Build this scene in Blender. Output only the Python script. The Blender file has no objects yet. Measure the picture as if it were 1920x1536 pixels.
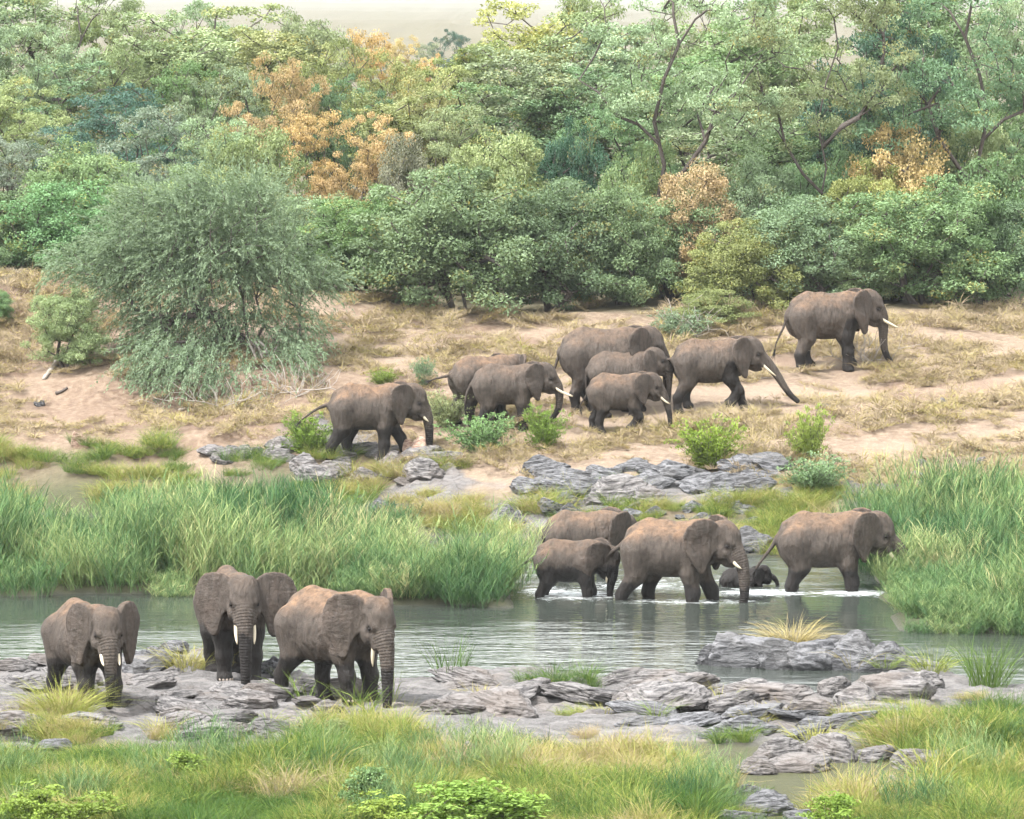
import bpy, math, random
import numpy as np
import openvdb
from mathutils import Vector, Matrix

scene = bpy.context.scene
R = math.radians
rng = np.random.default_rng(7)

# ------------------------------------------------------------------ camera, sky, sun, exposure
CAM_H, FPX, W0, H0, HORIZON = 14.4, 8500.0, 1920.0, 1536.0, 60.0
PITCH = math.atan((H0 / 2 - HORIZON) / FPX)
cam_data = bpy.data.cameras.new('camera')
cam_data.sensor_fit = 'HORIZONTAL'
cam_data.sensor_width = 36.0
cam_data.lens = 36.0 * FPX / W0
cam_data.clip_start = 1.0
cam_data.clip_end = 9000.0
cam = bpy.data.objects.new('camera', cam_data)
scene.collection.objects.link(cam)
cam.location = (0, 0, CAM_H)
cam.rotation_euler = (math.pi / 2 - PITCH, 0, 0)
scene.camera = cam

SUN_EL, SUN_AZ = 60.0, -125.0          # high hazy sun, to the left and a little behind the camera (azimuth from +Y, clockwise)
world = bpy.data.worlds.new('World')
scene.world = world
world.use_nodes = True
wn, wl = world.node_tree.nodes, world.node_tree.links
wn.clear()
sky = wn.new('ShaderNodeTexSky')
sky.sky_type = 'NISHITA'
sky.sun_disc = False
sky.sun_elevation = R(SUN_EL)
sky.sun_rotation = R(SUN_AZ)
sky.air_density = 3.0
sky.dust_density = 1.0
sky.ozone_density = 1.0
hsv = wn.new('ShaderNodeHueSaturation')
hsv.inputs['Saturation'].default_value = 0.16
bg = wn.new('ShaderNodeBackground')
bg.inputs['Strength'].default_value = 0.15
wo = wn.new('ShaderNodeOutputWorld')
wl.new(sky.outputs[0], hsv.inputs['Color'])
wl.new(hsv.outputs[0], bg.inputs['Color'])
wl.new(bg.outputs[0], wo.inputs['Surface'])

sun_data = bpy.data.lights.new('sun', 'SUN')
sun_data.energy = 2.6
sun_data.angle = R(6)
sun_data.color = (1.0, 0.975, 0.94)
sun = bpy.data.objects.new('sun', sun_data)
scene.collection.objects.link(sun)
sd = Vector((math.sin(R(SUN_AZ)) * math.cos(R(SUN_EL)), math.cos(R(SUN_AZ)) * math.cos(R(SUN_EL)), math.sin(R(SUN_EL))))
sun.rotation_euler = (-sd).to_track_quat('-Z', 'Y').to_euler()

scene.view_settings.view_transform = 'Standard'
scene.view_settings.look = 'None'
scene.view_settings.gamma = 1.0
scene.view_settings.exposure = 1.9
scene.render.engine = 'CYCLES'
cy = scene.cycles
cy.use_denoising = True
cy.max_bounces = 4
cy.diffuse_bounces = 2
cy.glossy_bounces = 2
cy.transmission_bounces = 2
cy.volume_bounces = 0
cy.transparent_max_bounces = 6
cy.sample_clamp_indirect = 6.0
cy.use_adaptive_sampling = True
cy.adaptive_threshold = 0.03
cy.adaptive_min_samples = 20
cy.caustics_reflective = False
cy.caustics_refractive = False

# ------------------------------------------------------------------ helpers
COL = scene.collection


def tag(o, label=None, cat=None, group=None, kind=None):
    if label: o['label'] = label
    if cat: o['category'] = cat
    if group: o['group'] = group
    if kind: o['kind'] = kind
    return o


def empty(name, loc=(0, 0, 0), rz=0.0, scale=1.0):
    o = bpy.data.objects.new(name, None)
    o.empty_display_size = 0.3
    COL.objects.link(o)
    o.location = loc
    o.rotation_euler = (0, 0, rz)
    o.scale = (scale,) * 3
    return o


def mesh_np(name, v, f, mat=None, smooth=True):
    """v (n,3); f (m,k) uniform polygon size, or list of such arrays"""
    me = bpy.data.meshes.new(name)
    fs = f if isinstance(f, list) else [f]
    v = np.ascontiguousarray(v, dtype=np.float32)
    me.vertices.add(len(v))
    me.vertices.foreach_set('co', v.ravel())
    loops = np.concatenate([a.ravel() for a in fs]).astype(np.int32)
    tot = np.concatenate([np.full(len(a), a.shape[1], np.int32) for a in fs])
    st = np.concatenate([[0], np.cumsum(tot)[:-1]]).astype(np.int32)
    me.loops.add(len(loops))
    me.loops.foreach_set('vertex_index', loops)
    me.polygons.add(len(tot))
    me.polygons.foreach_set('loop_start', st)
    me.polygons.foreach_set('loop_total', tot)
    me.polygons.foreach_set('use_smooth', np.full(len(tot), bool(smooth)))
    me.update(calc_edges=True)
    if mat: me.materials.append(mat)
    return me


def attr(me, name, data, domain='POINT'):
    a = me.attributes.new(name, 'FLOAT', domain)
    a.data.foreach_set('value', np.ascontiguousarray(data, dtype=np.float32))


def link(name, me, parent=None, loc=None):
    o = bpy.data.objects.new(name, me)
    COL.objects.link(o)
    if parent: o.parent = parent
    if loc is not None: o.location = loc
    return o


def ray_dir(px, py):
    u, w = (px - W0 / 2) / FPX, (H0 / 2 - py) / FPX
    c, s = math.cos(PITCH), math.sin(PITCH)
    return np.array([u, c + w * s, -s + w * c])


def at_depth(px, py, D):
    d = ray_dir(px, py)
    return np.array([0, 0, CAM_H]) + d * (D / d[1])


def project(x, y, z):
    c, s = math.cos(PITCH), math.sin(PITCH)
    dz = np.asarray(z) - CAM_H
    fw = np.asarray(y) * c - dz * s
    up = np.asarray(y) * s + dz * c
    return W0 / 2 + FPX * np.asarray(x) / fw, H0 / 2 - FPX * up / fw


# value/gradient noise -------------------------------------------------------
def _hash(i, j, k, seed):
    h = (i * 374761393 + j * 668265263 + k * 2147483647 + seed * 1274126177) & 0xFFFFFFFF
    h = ((h ^ (h >> 13)) * 1274126177) & 0xFFFFFFFF
    h = (h ^ (h >> 16)) & 0xFFFFFFFF
    return h.astype(np.float64) / 4294967295.0


def vnoise(x, y, z=None, seed=0):
    x = np.asarray(x, float); y = np.asarray(y, float)
    z = np.zeros_like(x) if z is None else np.asarray(z, float)
    xi, yi, zi = np.floor(x).astype(np.int64), np.floor(y).astype(np.int64), np.floor(z).astype(np.int64)
    fx, fy, fz = x - xi, y - yi, z - zi
    fx, fy, fz = [t * t * t * (t * (t * 6 - 15) + 10) for t in (fx, fy, fz)]
    out = 0
    for a in (0, 1):
        for b in (0, 1):
            for c in (0, 1):
                w = (fx if a else 1 - fx) * (fy if b else 1 - fy) * (fz if c else 1 - fz)
                out = out + w * _hash(xi + a, yi + b, zi + c, seed)
    return out * 2 - 1


def fbm(x, y, z=None, octv=4, seed=0, gain=0.5, ridged=False):
    s, a, n = 0, 1.0, 0
    for o in range(octv):
        f = 2.03 ** o
        v = vnoise(x * f + 17.3 * o, y * f - 9.1 * o, None if z is None else z * f + 4.7 * o, seed + o)
        if ridged: v = 1 - 2 * np.abs(v)
        s = s + a * v; n += a; a *= gain
    return s / n


def sstep(a, b, x):
    t = np.clip((np.asarray(x, float) - a) / (b - a), 0, 1)
    return t * t * (3 - 2 * t)


# node material helper --------------------------------------------------------
class NT:
    def __init__(self, name):
        self.m = bpy.data.materials.new(name)
        self.m.use_nodes = True
        self.t = self.m.node_tree
        self.t.nodes.clear()
        self.out = self.t.nodes.new('ShaderNodeOutputMaterial')

    def n(self, typ, ins=None, **kw):
        nd = self.t.nodes.new(typ)
        for k, v in kw.items(): setattr(nd, k, v)
        for k, v in (ins or {}).items(): self.set(nd, k, v)
        return nd

    def set(self, nd, k, v):
        s = nd.inputs[k]
        if isinstance(v, bpy.types.NodeSocket): self.t.links.new(v, s)
        elif isinstance(v, bpy.types.Node): self.t.links.new(v.outputs[0], s)
        else: s.default_value = v

    def math(self, op, a, b=None, c=None, clamp=False):
        nd = self.n('ShaderNodeMath', operation=op, use_clamp=clamp)
        self.set(nd, 0, a)
        if b is not None: self.set(nd, 1, b)
        if c is not None: self.set(nd, 2, c)
        return nd.outputs[0]

    def mix(self, f, a, b, typ='MIX'):
        nd = self.n('ShaderNodeMix', data_type='RGBA', blend_type=typ)
        self.set(nd, 0, f); self.set(nd, 6, a); self.set(nd, 7, b)
        return nd.outputs[2]

    def ramp(self, f, stops, interp='LINEAR'):
        nd = self.n('ShaderNodeValToRGB', {0: f})
        r = nd.color_ramp; r.interpolation = interp
        while len(r.elements) < len(stops): r.elements.new(0.5)
        for e, (p, c) in zip(r.elements, stops):
            e.position = p
            e.color = (c, c, c, 1) if not hasattr(c, '__len__') else (*c, 1)
        return nd.outputs[0]

    def mapr(self, v, a, b, c=0.0, d=1.0, smooth=False):
        nd = self.n('ShaderNodeMapRange', {0: v, 1: a, 2: b, 3: c, 4: d})
        if smooth: nd.interpolation_type = 'SMOOTHSTEP'
        return nd.outputs[0]

    def noise(self, vec, scale, detail=4, rough=0.55, dist=0.0):
        nd = self.n('ShaderNodeTexNoise', {'Scale': scale, 'Detail': detail, 'Roughness': rough, 'Distortion': dist})
        if vec is not None: self.set(nd, 'Vector', vec)
        return nd

    def mapping(self, vec, scale=(1, 1, 1), rot=(0, 0, 0), loc=(0, 0, 0)):
        return self.n('ShaderNodeMapping', {'Vector': vec, 'Scale': scale, 'Rotation': rot, 'Location': loc}).outputs[0]

    def coord(self, which='Object'):
        return self.n('ShaderNodeTexCoord').outputs[which]

    def pos(self):
        return self.n('ShaderNodeNewGeometry').outputs['Position']

    def attr(self, name, typ='GEOMETRY', out='Fac'):
        return self.n('ShaderNodeAttribute', attribute_name=name, attribute_type=typ).outputs[out]

    def bump(self, h, strength=0.5, dist=0.05, normal=None):
        nd = self.n('ShaderNodeBump', {'Height': h, 'Strength': strength, 'Distance': dist})
        if normal is not None: self.set(nd, 'Normal', normal)
        return nd.outputs[0]

    def pbr(self, col, rough=0.8, normal=None, spec=0.3, **kw):
        nd = self.n('ShaderNodeBsdfPrincipled', {'Base Color': col, 'Roughness': rough, 'Specular IOR Level': spec})
        if normal is not None: self.set(nd, 'Normal', normal)
        for k, v in kw.items(): self.set(nd, k.replace('_', ' '), v)
        return nd.outputs[0]

    def done(self, sh):
        self.t.links.new(sh, self.out.inputs['Surface'])
        return self.m
# ------------------------------------------------------------------ elephants
def elephant_material():
    g = NT('elephant_skin')
    oc = g.coord('Object')
    sep = g.n('ShaderNodeSeparateXYZ', {0: oc})
    z = sep.outputs[2]
    oi = g.n('ShaderNodeObjectInfo')
    oc_s = g.n('ShaderNodeSeparateColor', {0: oi.outputs['Color']})
    wet_h, dust_amt, val = oc_s.outputs[0], oc_s.outputs[1], oc_s.outputs[2]
    n1 = g.noise(oc, 1.7, 5, 0.6)
    n2 = g.noise(oc, 9.0, 4, 0.6)
    base = g.mix(n1.outputs[0], (0.037, 0.031, 0.0275, 1), (0.078, 0.064, 0.0545, 1))
    base = g.mix(g.mapr(n2.outputs[0], 0.35, 0.8, 0, .7), base, (0.096, 0.079, 0.067, 1))
    # red-brown dust on the back and the head
    geo = g.n('ShaderNodeNewGeometry')
    top = g.attr('dust')
    dn = g.noise(oc, 2.6, 5, 0.65)
    d = g.math('MULTIPLY', top, g.mapr(dn.outputs[0], 0.3, 0.65))
    d = g.math('MULTIPLY', g.math('MULTIPLY', d, dust_amt), .85, clamp=True)
    base = g.mix(d, base, (0.23, 0.140, 0.085, 1))
    pk = g.math('MULTIPLY', g.attr('ear'), g.mapr(n1.outputs[0], 0.4, 0.7, 0, 0.3))
    base = g.mix(pk, base, (0.100, 0.070, 0.057, 1))
    # wet lower parts, with an uneven upper edge
    wn_ = g.noise(oc, 2.3, 5, 0.6)
    h2 = g.math('ADD', g.attr('wet'), g.math('MULTIPLY', g.math('SUBTRACT', wn_.outputs[0], 0.5), 0.55))
    wet = g.mapr(g.math('SUBTRACT', wet_h, h2), -0.05, 0.06, 0, 1)
    base = g.mix(g.math('MULTIPLY', wet, 0.82), base, (0.012, 0.0115, 0.012, 1))
    base = g.mix(g.math('MULTIPLY', g.attr('dark'), 0.75), base, (0.03, 0.026, 0.026, 1))
    vv = g.n('ShaderNodeHueSaturation', {'Color': base, 'Value': g.mapr(val, 0, 1, 0.5, 1.5)})
    # wrinkles: net of creases, fine vertical folds, rings on the trunk
    wv = g.n('ShaderNodeTexVoronoi', {'Vector': g.mapping(oc, (9, 9, 6)), 'Scale': 2.2}, feature='DISTANCE_TO_EDGE')
    crease = g.mapr(wv.outputs[0], 0.0, 0.12)
    fold = g.noise(g.mapping(oc, (3.4, 3.4, .8)), 2.6, 4, 0.6, 0.5)
    folds2 = g.noise(g.mapping(oc, (3, 3, 1.0)), 2.0, 3, 0.5, 1.2)
    ring = g.math('SINE', g.math('MULTIPLY', g.attr('ring'), 2 * math.pi / 0.062))
    ringm = g.math('MULTIPLY', g.math('MULTIPLY', ring, g.attr('ringw')), 0.12)
    earr = g.noise(g.mapping(oc, (2.2, 2.2, 5)), 2.5, 3, 0.5)
    h = g.math('ADD', g.math('MULTIPLY', crease, 0.11), g.math('MULTIPLY', fold.outputs[0], 1.5))
    h = g.math('ADD', h, g.math('MULTIPLY', folds2.outputs[0], 0.9))
    h = g.math('ADD', h, g.math('MULTIPLY', earr.outputs[0], g.math('MULTIPLY', g.attr('ear'), 0.9)))
    h = g.math('ADD', h, ringm)
    nrm = g.bump(h, 1.0, 0.042)
    rough = g.mapr(wet, 0, 1, 0.85, 0.6)
    # darker colour in the hollows of the fold noise
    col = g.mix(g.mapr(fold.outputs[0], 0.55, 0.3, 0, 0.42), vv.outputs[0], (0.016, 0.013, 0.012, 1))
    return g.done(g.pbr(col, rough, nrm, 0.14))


def simple_mat(name, col, rough=0.6, var=0.25, scale=6.0, spec=0.3):
    g = NT(name)
    n = g.noise(g.coord('Object'), scale, 5, 0.6)
    c = g.mix(n.outputs[0], tuple(x * (1 - var) for x in col) + (1,), tuple(min(1, x * (1 + var)) for x in col) + (1,))
    return g.done(g.pbr(c, rough, g.bump(n.outputs[0], 0.3, 0.02), spec))


M_SKIN = elephant_material()
M_IVORY = simple_mat('ivory', (0.50, 0.43, 0.32), 0.4, 0.2, 5)
M_EYE = simple_mat('eye_dark', (0.010, 0.008, 0.007), 0.45, 0.2, 4, 0.15)
M_HAIR = simple_mat('tail_hair', (0.02, 0.018, 0.017), 0.6)
M_NAIL = simple_mat('toenail', (0.30, 0.25, 0.21), 0.5)

EAR = np.array([(-.08, .26), (.00, .38), (.14, .45), (.34, .47), (.54, .42), (.70, .28), (.78, .08), (.77, -.14), (.69, -.34), (.56, -.52), (.43, -.70), (.34, -.80), (.27, -.82), (.21, -.74), (.16, -.56), (.08, -.38), (-.02, -.24), (-.09, 0)])


def rotm(yaw=0, pitch=0, roll=0):
    return np.array(Matrix.Rotation(R(yaw), 3, 'Z') @ Matrix.Rotation(R(-pitch), 3, 'Y') @ Matrix.Rotation(R(roll), 3, 'X'))


def unit(a): return a / (np.linalg.norm(a, axis=-1, keepdims=True) + 1e-9)


class Field:
    def __init__(self, lo, hi, h):
        self.h = h; self.lo = np.array(lo, float)
        self.n = np.ceil((np.array(hi) - lo) / h).astype(int) + 1
        self.d = np.full(self.n, 0.6, np.float32)
        self.ax = [self.lo[i] + h * np.arange(self.n[i]) for i in range(3)]

    def block(self, lo, hi):
        a = np.clip(np.floor((np.array(lo) - self.lo) / self.h).astype(int), 0, self.n - 1)
        b = np.clip(np.ceil((np.array(hi) - self.lo) / self.h).astype(int) + 1, 1, self.n)
        sl = tuple(slice(a[i], max(b[i], a[i] + 1)) for i in range(3))
        g = np.meshgrid(*[self.ax[i][sl[i]] for i in range(3)], indexing='ij')
        return sl, [t.astype(np.float32) for t in g]

    def put(self, sl, d, k, sub=False):
        a = self.d[sl]
        if sub: d = -d; 
        if sub:
            hh = np.maximum(k - np.abs(a - d), 0) / k
            self.d[sl] = np.maximum(a, d) + hh * hh * k * 0.25
        else:
            hh = np.maximum(k - np.abs(a - d), 0) / k
            self.d[sl] = np.minimum(a, d) - hh * hh * k * 0.25

    def cone(self, a, b, r1, r2, k=0.08, flat=1.0, sub=False):
        a, b = np.array(a, float), np.array(b, float)
        m = max(r1, r2) + k + 0.1
        sl, (X, Y, Z) = self.block(np.minimum(a, b) - m, np.maximum(a, b) + m)
        ab = b - a; L2 = max(ab @ ab, 1e-9)
        px, py, pz = X - a[0], Y - a[1], Z - a[2]
        t = np.clip((px * ab[0] + py * ab[1] + pz * ab[2]) / L2, 0, 1)
        dx, dy, dz = px - t * ab[0], py - t * ab[1], pz - t * ab[2]
        d = np.sqrt(dx * dx + (dy / flat) ** 2 + dz * dz) - (r1 + (r2 - r1) * t)
        self.put(sl, d, k, sub)

    def chain(self, pts, rs, k=0.05, flat=1.0):
        for i in range(len(pts) - 1): self.cone(pts[i], pts[i + 1], rs[i], rs[i + 1], k, flat)

    def ell(self, c, r, rot=None, k=0.1, sub=False):
        c, r = np.array(c, float), np.array(r, float)
        m = r.max() + k + 0.08
        sl, (X, Y, Z) = self.block(c - m, c + m)
        p = np.stack([X - c[0], Y - c[1], Z - c[2]], -1)
        if rot is not None: p = p @ np.asarray(rot, np.float32)
        q = np.sqrt(((p / r) ** 2).sum(-1)) + 1e-6
        g = np.sqrt(((p / (r * r)) ** 2).sum(-1)) + 1e-6
        self.put(sl, q * (q - 1) / g, k, sub)

    def mesh(self):
        g = openvdb.FloatGrid(0.6)
        g.copyFromArray(np.ascontiguousarray(np.clip(self.d, -0.6, 0.6)))
        p, q = g.convertToQuads(0.0)
        return np.asarray(p, float) * self.h + self.lo, np.asarray(q, np.int64)


def chain_param(p, pts):
    """arc length and distance of points p to a polyline"""
    best = np.full(len(p), 1e9); s = np.zeros(len(p)); acc = 0.0
    for a, b in zip(pts[:-1], pts[1:]):
        ab = b - a; L = np.linalg.norm(ab)
        t = np.clip(((p - a) @ ab) / (L * L), 0, 1)
        d = np.linalg.norm(p - a - t[:, None] * ab, axis=1)
        u = d < best; best[u] = d[u]; s[u] = acc + t[u] * L; acc += L
    return s, best


def tube(pts, rs, n=8):
    pts = np.array(pts, float); V = []; F = []
    for i, p in enumerate(pts):
        d = pts[min(i + 1, len(pts) - 1)] - pts[max(i - 1, 0)]; d /= np.linalg.norm(d) + 1e-9
        a = np.cross(d, (0, 1, 0) if abs(d[1]) < .9 else (1, 0, 0)); a /= np.linalg.norm(a); b = np.cross(d, a)
        for j in range(n):
            t = 2 * math.pi * j / n
            V.append(p + rs[i] * (math.cos(t) * a + math.sin(t) * b))
    for i in range(len(pts) - 1):
        for j in range(n):
            F.append((i * n + j, i * n + (j + 1) % n, (i + 1) * n + (j + 1) % n, (i + 1) * n + j))
    V.append(pts[0]); V.append(pts[-1]); c0, c1 = len(V) - 2, len(V) - 1
    T = [(c0, (j + 1) % n, j) for j in range(n)] + [(c1, (len(pts) - 1) * n + j, (len(pts) - 1) * n + (j + 1) % n) for j in range(n)]
    return np.array(V), [np.array(F), np.array(T)]


def smooth_path(pts, n):
    pts = np.array(pts, float)
    P = np.vstack([2 * pts[0] - pts[1], pts, 2 * pts[-1] - pts[-2]])
    out = []
    for i in np.linspace(0, len(pts) - 1, n):
        k = min(int(i), len(pts) - 2); t = i - k
        a, b, c, d = P[k:k + 4]
        out.append(0.5 * (2 * b + (c - a) * t + (2 * a - 5 * b + 4 * c - d) * t * t + (3 * b - a - 3 * c + d) * t ** 3))
    return np.array(out)


def build_elephant(loc, yaw, H, label, legs, head=(0, 0, 0), ears=(34, 34), trunk=None, tlen=1.95, tusk=0.55, tail=None, tail_len=1.0,
                   wet=0.9, dust=0.8, val=0.5, vox=0.036, belly=0.0, fat=1.0, baby=0.0, wet_front=0.0, foot_z=None, lean=0.0,
                   ear_scale=1.0, nails=False, tusk_pitch=-38, tusk_curve=30, neck_drop=0.0, lift=0.0, seed=0, eyes=True, trunk_yaw=0.0):
    """H: shoulder height in metres; modelled at 2.4 m and scaled. legs: four (dx, dz, bend) for front left, front right, hind left, hind right."""
    S = H / 2.4
    vr = random.Random(seed * 31 + 5)
    fat *= vr.uniform(.94, 1.05); ear_scale *= vr.uniform(.90, 1.04); tlen *= vr.uniform(.97, 1.03)
    F = Field((-2.4, -1.55, -0.7), (3.9, 1.55, 3.35), vox / S)
    foot_z = foot_z or (0, 0, 0, 0)
    # --- trunk of the body: loft of ellipses along x
    xs = np.array([-1.22, -1.10, -0.85, -0.5, -0.1, 0.3, 0.65, 0.95, 1.12, 1.25])
    top = np.array([1.86, 2.06, 2.27, 2.36, 2.31, 2.28, 2.34, 2.30, 2.18, 2.05])
    bot = np.array([1.54, 1.30, 1.06, 0.98, 0.94, 0.95, 1.01, 1.18, 1.38, 1.60]) - belly * np.array([0, .1, .5, 1, 1, .8, .4, 0, 0, 0])
    ry = np.array([0.16, 0.34, 0.50, 0.60, 0.68, 0.66, 0.56, 0.42, 0.33, 0.22]) * fat
    sl, (X, Y, Z) = F.block((-1.6, -0.95, 0.5), (1.6, 0.95, 2.7))
    xx = np.linspace(-1.6, 1.6, 257)

    def itp(v):
        w = np.interp(xx, xs, v)
        kern = np.hanning(25); kern /= kern.sum()
        return np.interp(X, xx, np.convolve(np.pad(w, 12, 'edge'), kern, 'valid'))
    T, B, RY = itp(top), itp(bot), itp(ry)
    cz = B + (T - B) * 0.46
    rz = np.where(Z > cz, T - cz, cz - B)
    ex = np.maximum(np.maximum(-1.08 - X, X - 1.15), 0) / 0.22
    q = np.sqrt((Y / RY) ** 2 + ((Z - cz) / rz) ** 2 + ex ** 2)
    F.put(sl, (q - 1) * np.minimum(RY, rz) * 0.95, 0.05)
    # spine ridge, hip and shoulder masses
    sp = [(-1.0, 0, 2.07), (-0.55, 0, 2.28), (-0.1, 0, 2.235), (0.35, 0, 2.21), (0.75, 0, 2.25), (1.15, 0, 2.08)]
    F.chain([np.array(p) for p in sp], [.06, .06, .06, .06, .08, .12], 0.26)
    # --- legs
    leg_pts = []
    for i, (dx, dz, bend) in enumerate(legs):
        sy = 1 if i % 2 == 0 else -1
        fz = foot_z[i] / S + dz
        if i < 2:
            top_, y = np.array((0.66, sy * 0.33 * fat, 1.62)), sy * 0.34 * fat
            foot = np.array((0.70 + dx, y * 0.95, fz + 0.11))
            elbow = np.array((0.60 + dx * 0.30 + bend * 0.25, y * 1.04, 1.08 + bend * 0.1 + 0.15 * fz))
            wrist = np.array((0.70 + dx * 0.72 + bend * 0.62, y, 0.58 + 0.45 * fz + bend * 0.12))
            P = [top_, elbow, wrist, foot]
            F.chain(P, [.34, .235, .165, .150], 0.11)
            F.ell(wrist + (0.015, 0, 0), (.152, .155, .16), k=0.08)
        else:
            top_, y = np.array((-0.78, sy * 0.30 * fat, 1.62)), sy * 0.33 * fat
            foot = np.array((-0.74 + dx, y * 0.95, fz + 0.11))
            knee = np.array((-0.60 + dx * 0.42 + bend * 0.25, y * 1.05, 1.02 + 0.15 * fz))
            hock = np.array((-0.80 + dx * 0.82 - bend * 0.3, y, 0.50 + 0.5 * fz + bend * 0.1))
            P = [top_, knee, hock, foot]
            F.chain(P, [.42, .255, .150, .140], 0.11)
            F.ell(top_ + (0.02, sy * 0.06, -0.12), (.42, .26, .52), k=0.14)
        # foot pad: flared, flat underneath
        tilt = 0.0 if dz < 0.05 else -0.10
        a, b = foot + (0.02, 0, 0.02), foot + (0.05 + tilt, 0, -0.03)
        F.cone(a, b, .150, .178, 0.06)
        if dz < 0.05:
            m = 0.3
            sl2, (X2, Y2, Z2) = F.block(foot - (m, m, 0.5), foot + (m, m, 0.0))
            F.d[sl2] = np.maximum(F.d[sl2], fz - Z2)
        leg_pts.append(P)
    # --- head frame
    hy, hp, hr = head
    Rh = rotm(hy, hp, hr)
    piv = np.array((1.00, 0, 1.92 - neck_drop))

    def hd(p): return piv + Rh @ (np.array(p, float) - (1.00, 0, 1.92))
    hs = 1.0 + 0.12 * baby
    F.chain([np.array((0.72, 0, 1.86)), piv, hd((1.34, 0, 1.98))], [.50, .42, .36], 0.14)
    F.chain([np.array((0.80, 0, 1.55)), hd((1.35, 0, 1.66))], [.34, .24], 0.14)
    F.ell(hd((1.44, 0, 2.05)), (.40 * hs, .345 * hs, .42 * hs), Rh, 0.12)          # skull
    F.ell(hd((1.36, .12, 2.30)), (.20, .17, .16), Rh, 0.12)                        # twin domes
    F.ell(hd((1.36, -.12, 2.30)), (.20, .17, .16), Rh, 0.12)
    F.ell(hd((1.66, 0, 1.94)), (.20, .25, .32), Rh, 0.12)                          # forehead
    for s in (1, -1):
        F.cone(hd((1.56, s * .27, 2.03)), hd((1.75, s * .20, 1.93)), .075, .085, 0.07)   # brow
        F.ell(hd((1.50, s * .27, 1.72)), (.21, .10, .22), Rh, 0.10)                # cheek
        F.cone(hd((1.66, s * .165, 1.70)), hd((1.78, s * .175, 1.50)), .105, .085, 0.07)  # tusk sheath
        F.ell(hd((1.50, s * .39, 2.00)), (.13, .085, .17), Rh, 0.07, sub=True)      # temple hollow
        F.ell(hd((1.66, s * .345, 1.83)), (.09, .055, .10), Rh, 0.06, sub=True)    # eye socket
    F.chain([hd((1.38, 0, 1.56)), hd((1.60, 0, 1.43)), hd((1.75, 0, 1.36))], [.20, .13, .055], 0.07)   # lower jaw
    # --- trunk
    ang = trunk or (32, 20, 8, 2, 0, -4, -8, -10)
    seg = tlen / len(ang)
    Rt = rotm(hy + trunk_yaw, 0, 0)
    p = hd((1.76, 0, 1.80))
    tp = [hd((1.64, 0, 2.02)), p]
    for a in ang:
        p = p + Rt @ np.array((math.sin(R(a)), 0, -math.cos(R(a)))) * seg
        tp.append(p)
    tps = smooth_path(tp, 22)
    tt = np.linspace(0, 1, 22)
    tr = np.interp(tt, [0, .1, .25, .45, .7, .93, 1], [.195, .205, .172, .136, .106, .080, .086]) * (1 - 0.05 * baby)
    F.chain(list(tps), list(tr), 0.045)
    # --- ears
    earinfo = []
    for s, spread in zip((1, -1), ears):
        if spread is None: continue
        es = 1.08 * ear_scale
        hinge = hd((1.34, s * 0.345, 2.00))
        a = R(spread)
        u = Rh @ np.array((-math.cos(a), s * math.sin(a), -0.02)); v = Rh @ np.array((-0.10, 0, 0.995))
        v = v - u * (u @ v); v /= np.linalg.norm(v); w = np.cross(u, v) * s
        m = 1.05 * es
        sl3, (X3, Y3, Z3) = F.block(hinge - m, hinge + m)
        px, py, pz = X3 - hinge[0], Y3 - hinge[1], Z3 - hinge[2]
        U = (px * u[0] + py * u[1] + pz * u[2]) / es
        V = (px * v[0] + py * v[1] + pz * v[2]) / es
        Wd = (px * w[0] + py * w[1] + pz * w[2]) / es
        # curved plate with a wavy rim
        curve = 0.06 * np.sin(np.clip(U, -.1, .9) * 3.4) + 0.03 * np.sin(V * 8 + seed) * np.clip(U, 0, 1) - 0.10 * np.clip(V - .35, 0, 1) - 0.06 * np.clip(-.3 - V, 0, 1)
        Wd = Wd - curve
        sel = np.abs(Wd) < 0.22
        d2 = np.full(U.shape, 0.5, np.float32)
        uu, vv_ = U[sel], V[sel]
        E2 = EAR; dmin = np.full(uu.shape, 1e9, np.float32); inside = np.zeros(uu.shape, bool)
        for i in range(len(E2)):
            (x0, y0), (x1, y1) = E2[i], E2[(i + 1) % len(E2)]
            ex_, ey_ = x1 - x0, y1 - y0
            t = np.clip(((uu - x0) * ex_ + (vv_ - y0) * ey_) / (ex_ * ex_ + ey_ * ey_), 0, 1)
            dmin = np.minimum(dmin, (uu - x0 - t * ex_) ** 2 + (vv_ - y0 - t * ey_) ** 2)
            c = ((y0 > vv_) != (y1 > vv_)) & (uu < ex_ * (vv_ - y0) / (ey_ if ey_ else 1e-9) + x0)
            inside ^= c
        dd = np.sqrt(dmin); dd = np.where(inside, -dd, dd)
        th = np.maximum(0.052 - 0.030 * np.clip(uu, 0, 1), 0.55 * vox / S)
        qx, qy = dd, np.abs(Wd[sel]) - th
        d2[sel] = (np.minimum(np.maximum(qx, qy), 0) + np.sqrt(np.maximum(qx, 0) ** 2 + np.maximum(qy, 0) ** 2) - 0.008) * es
        F.put(sl3, d2, 0.045)
        earinfo.append((hinge, u, v, w, es))
    # --- tail
    ta = tail or (-12, -6, 0, 4, 8)
    p = np.array((-1.20, 0, 1.78)); tl = [np.array((-1.05, 0, 1.90)), p]
    for a in ta:
        p = p + np.array((-math.sin(R(-a)), 0.02, -math.cos(R(a)))) * (tail_len / len(ta)); tl.append(p)
    tls = smooth_path(tl, 14)
    F.chain(list(tls), list(np.interp(np.linspace(0, 1, 14), [0, .25, 1], [.075, .05, max(.026, .62 * vox / S)])), 0.03)
    v, q = F.mesh()
    # keep the largest connected sheet only implicitly: primitives all overlap
    nrm = np.zeros_like(v)
    fn = np.cross(v[q[:, 2]] - v[q[:, 0]], v[q[:, 3]] - v[q[:, 1]])
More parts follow.
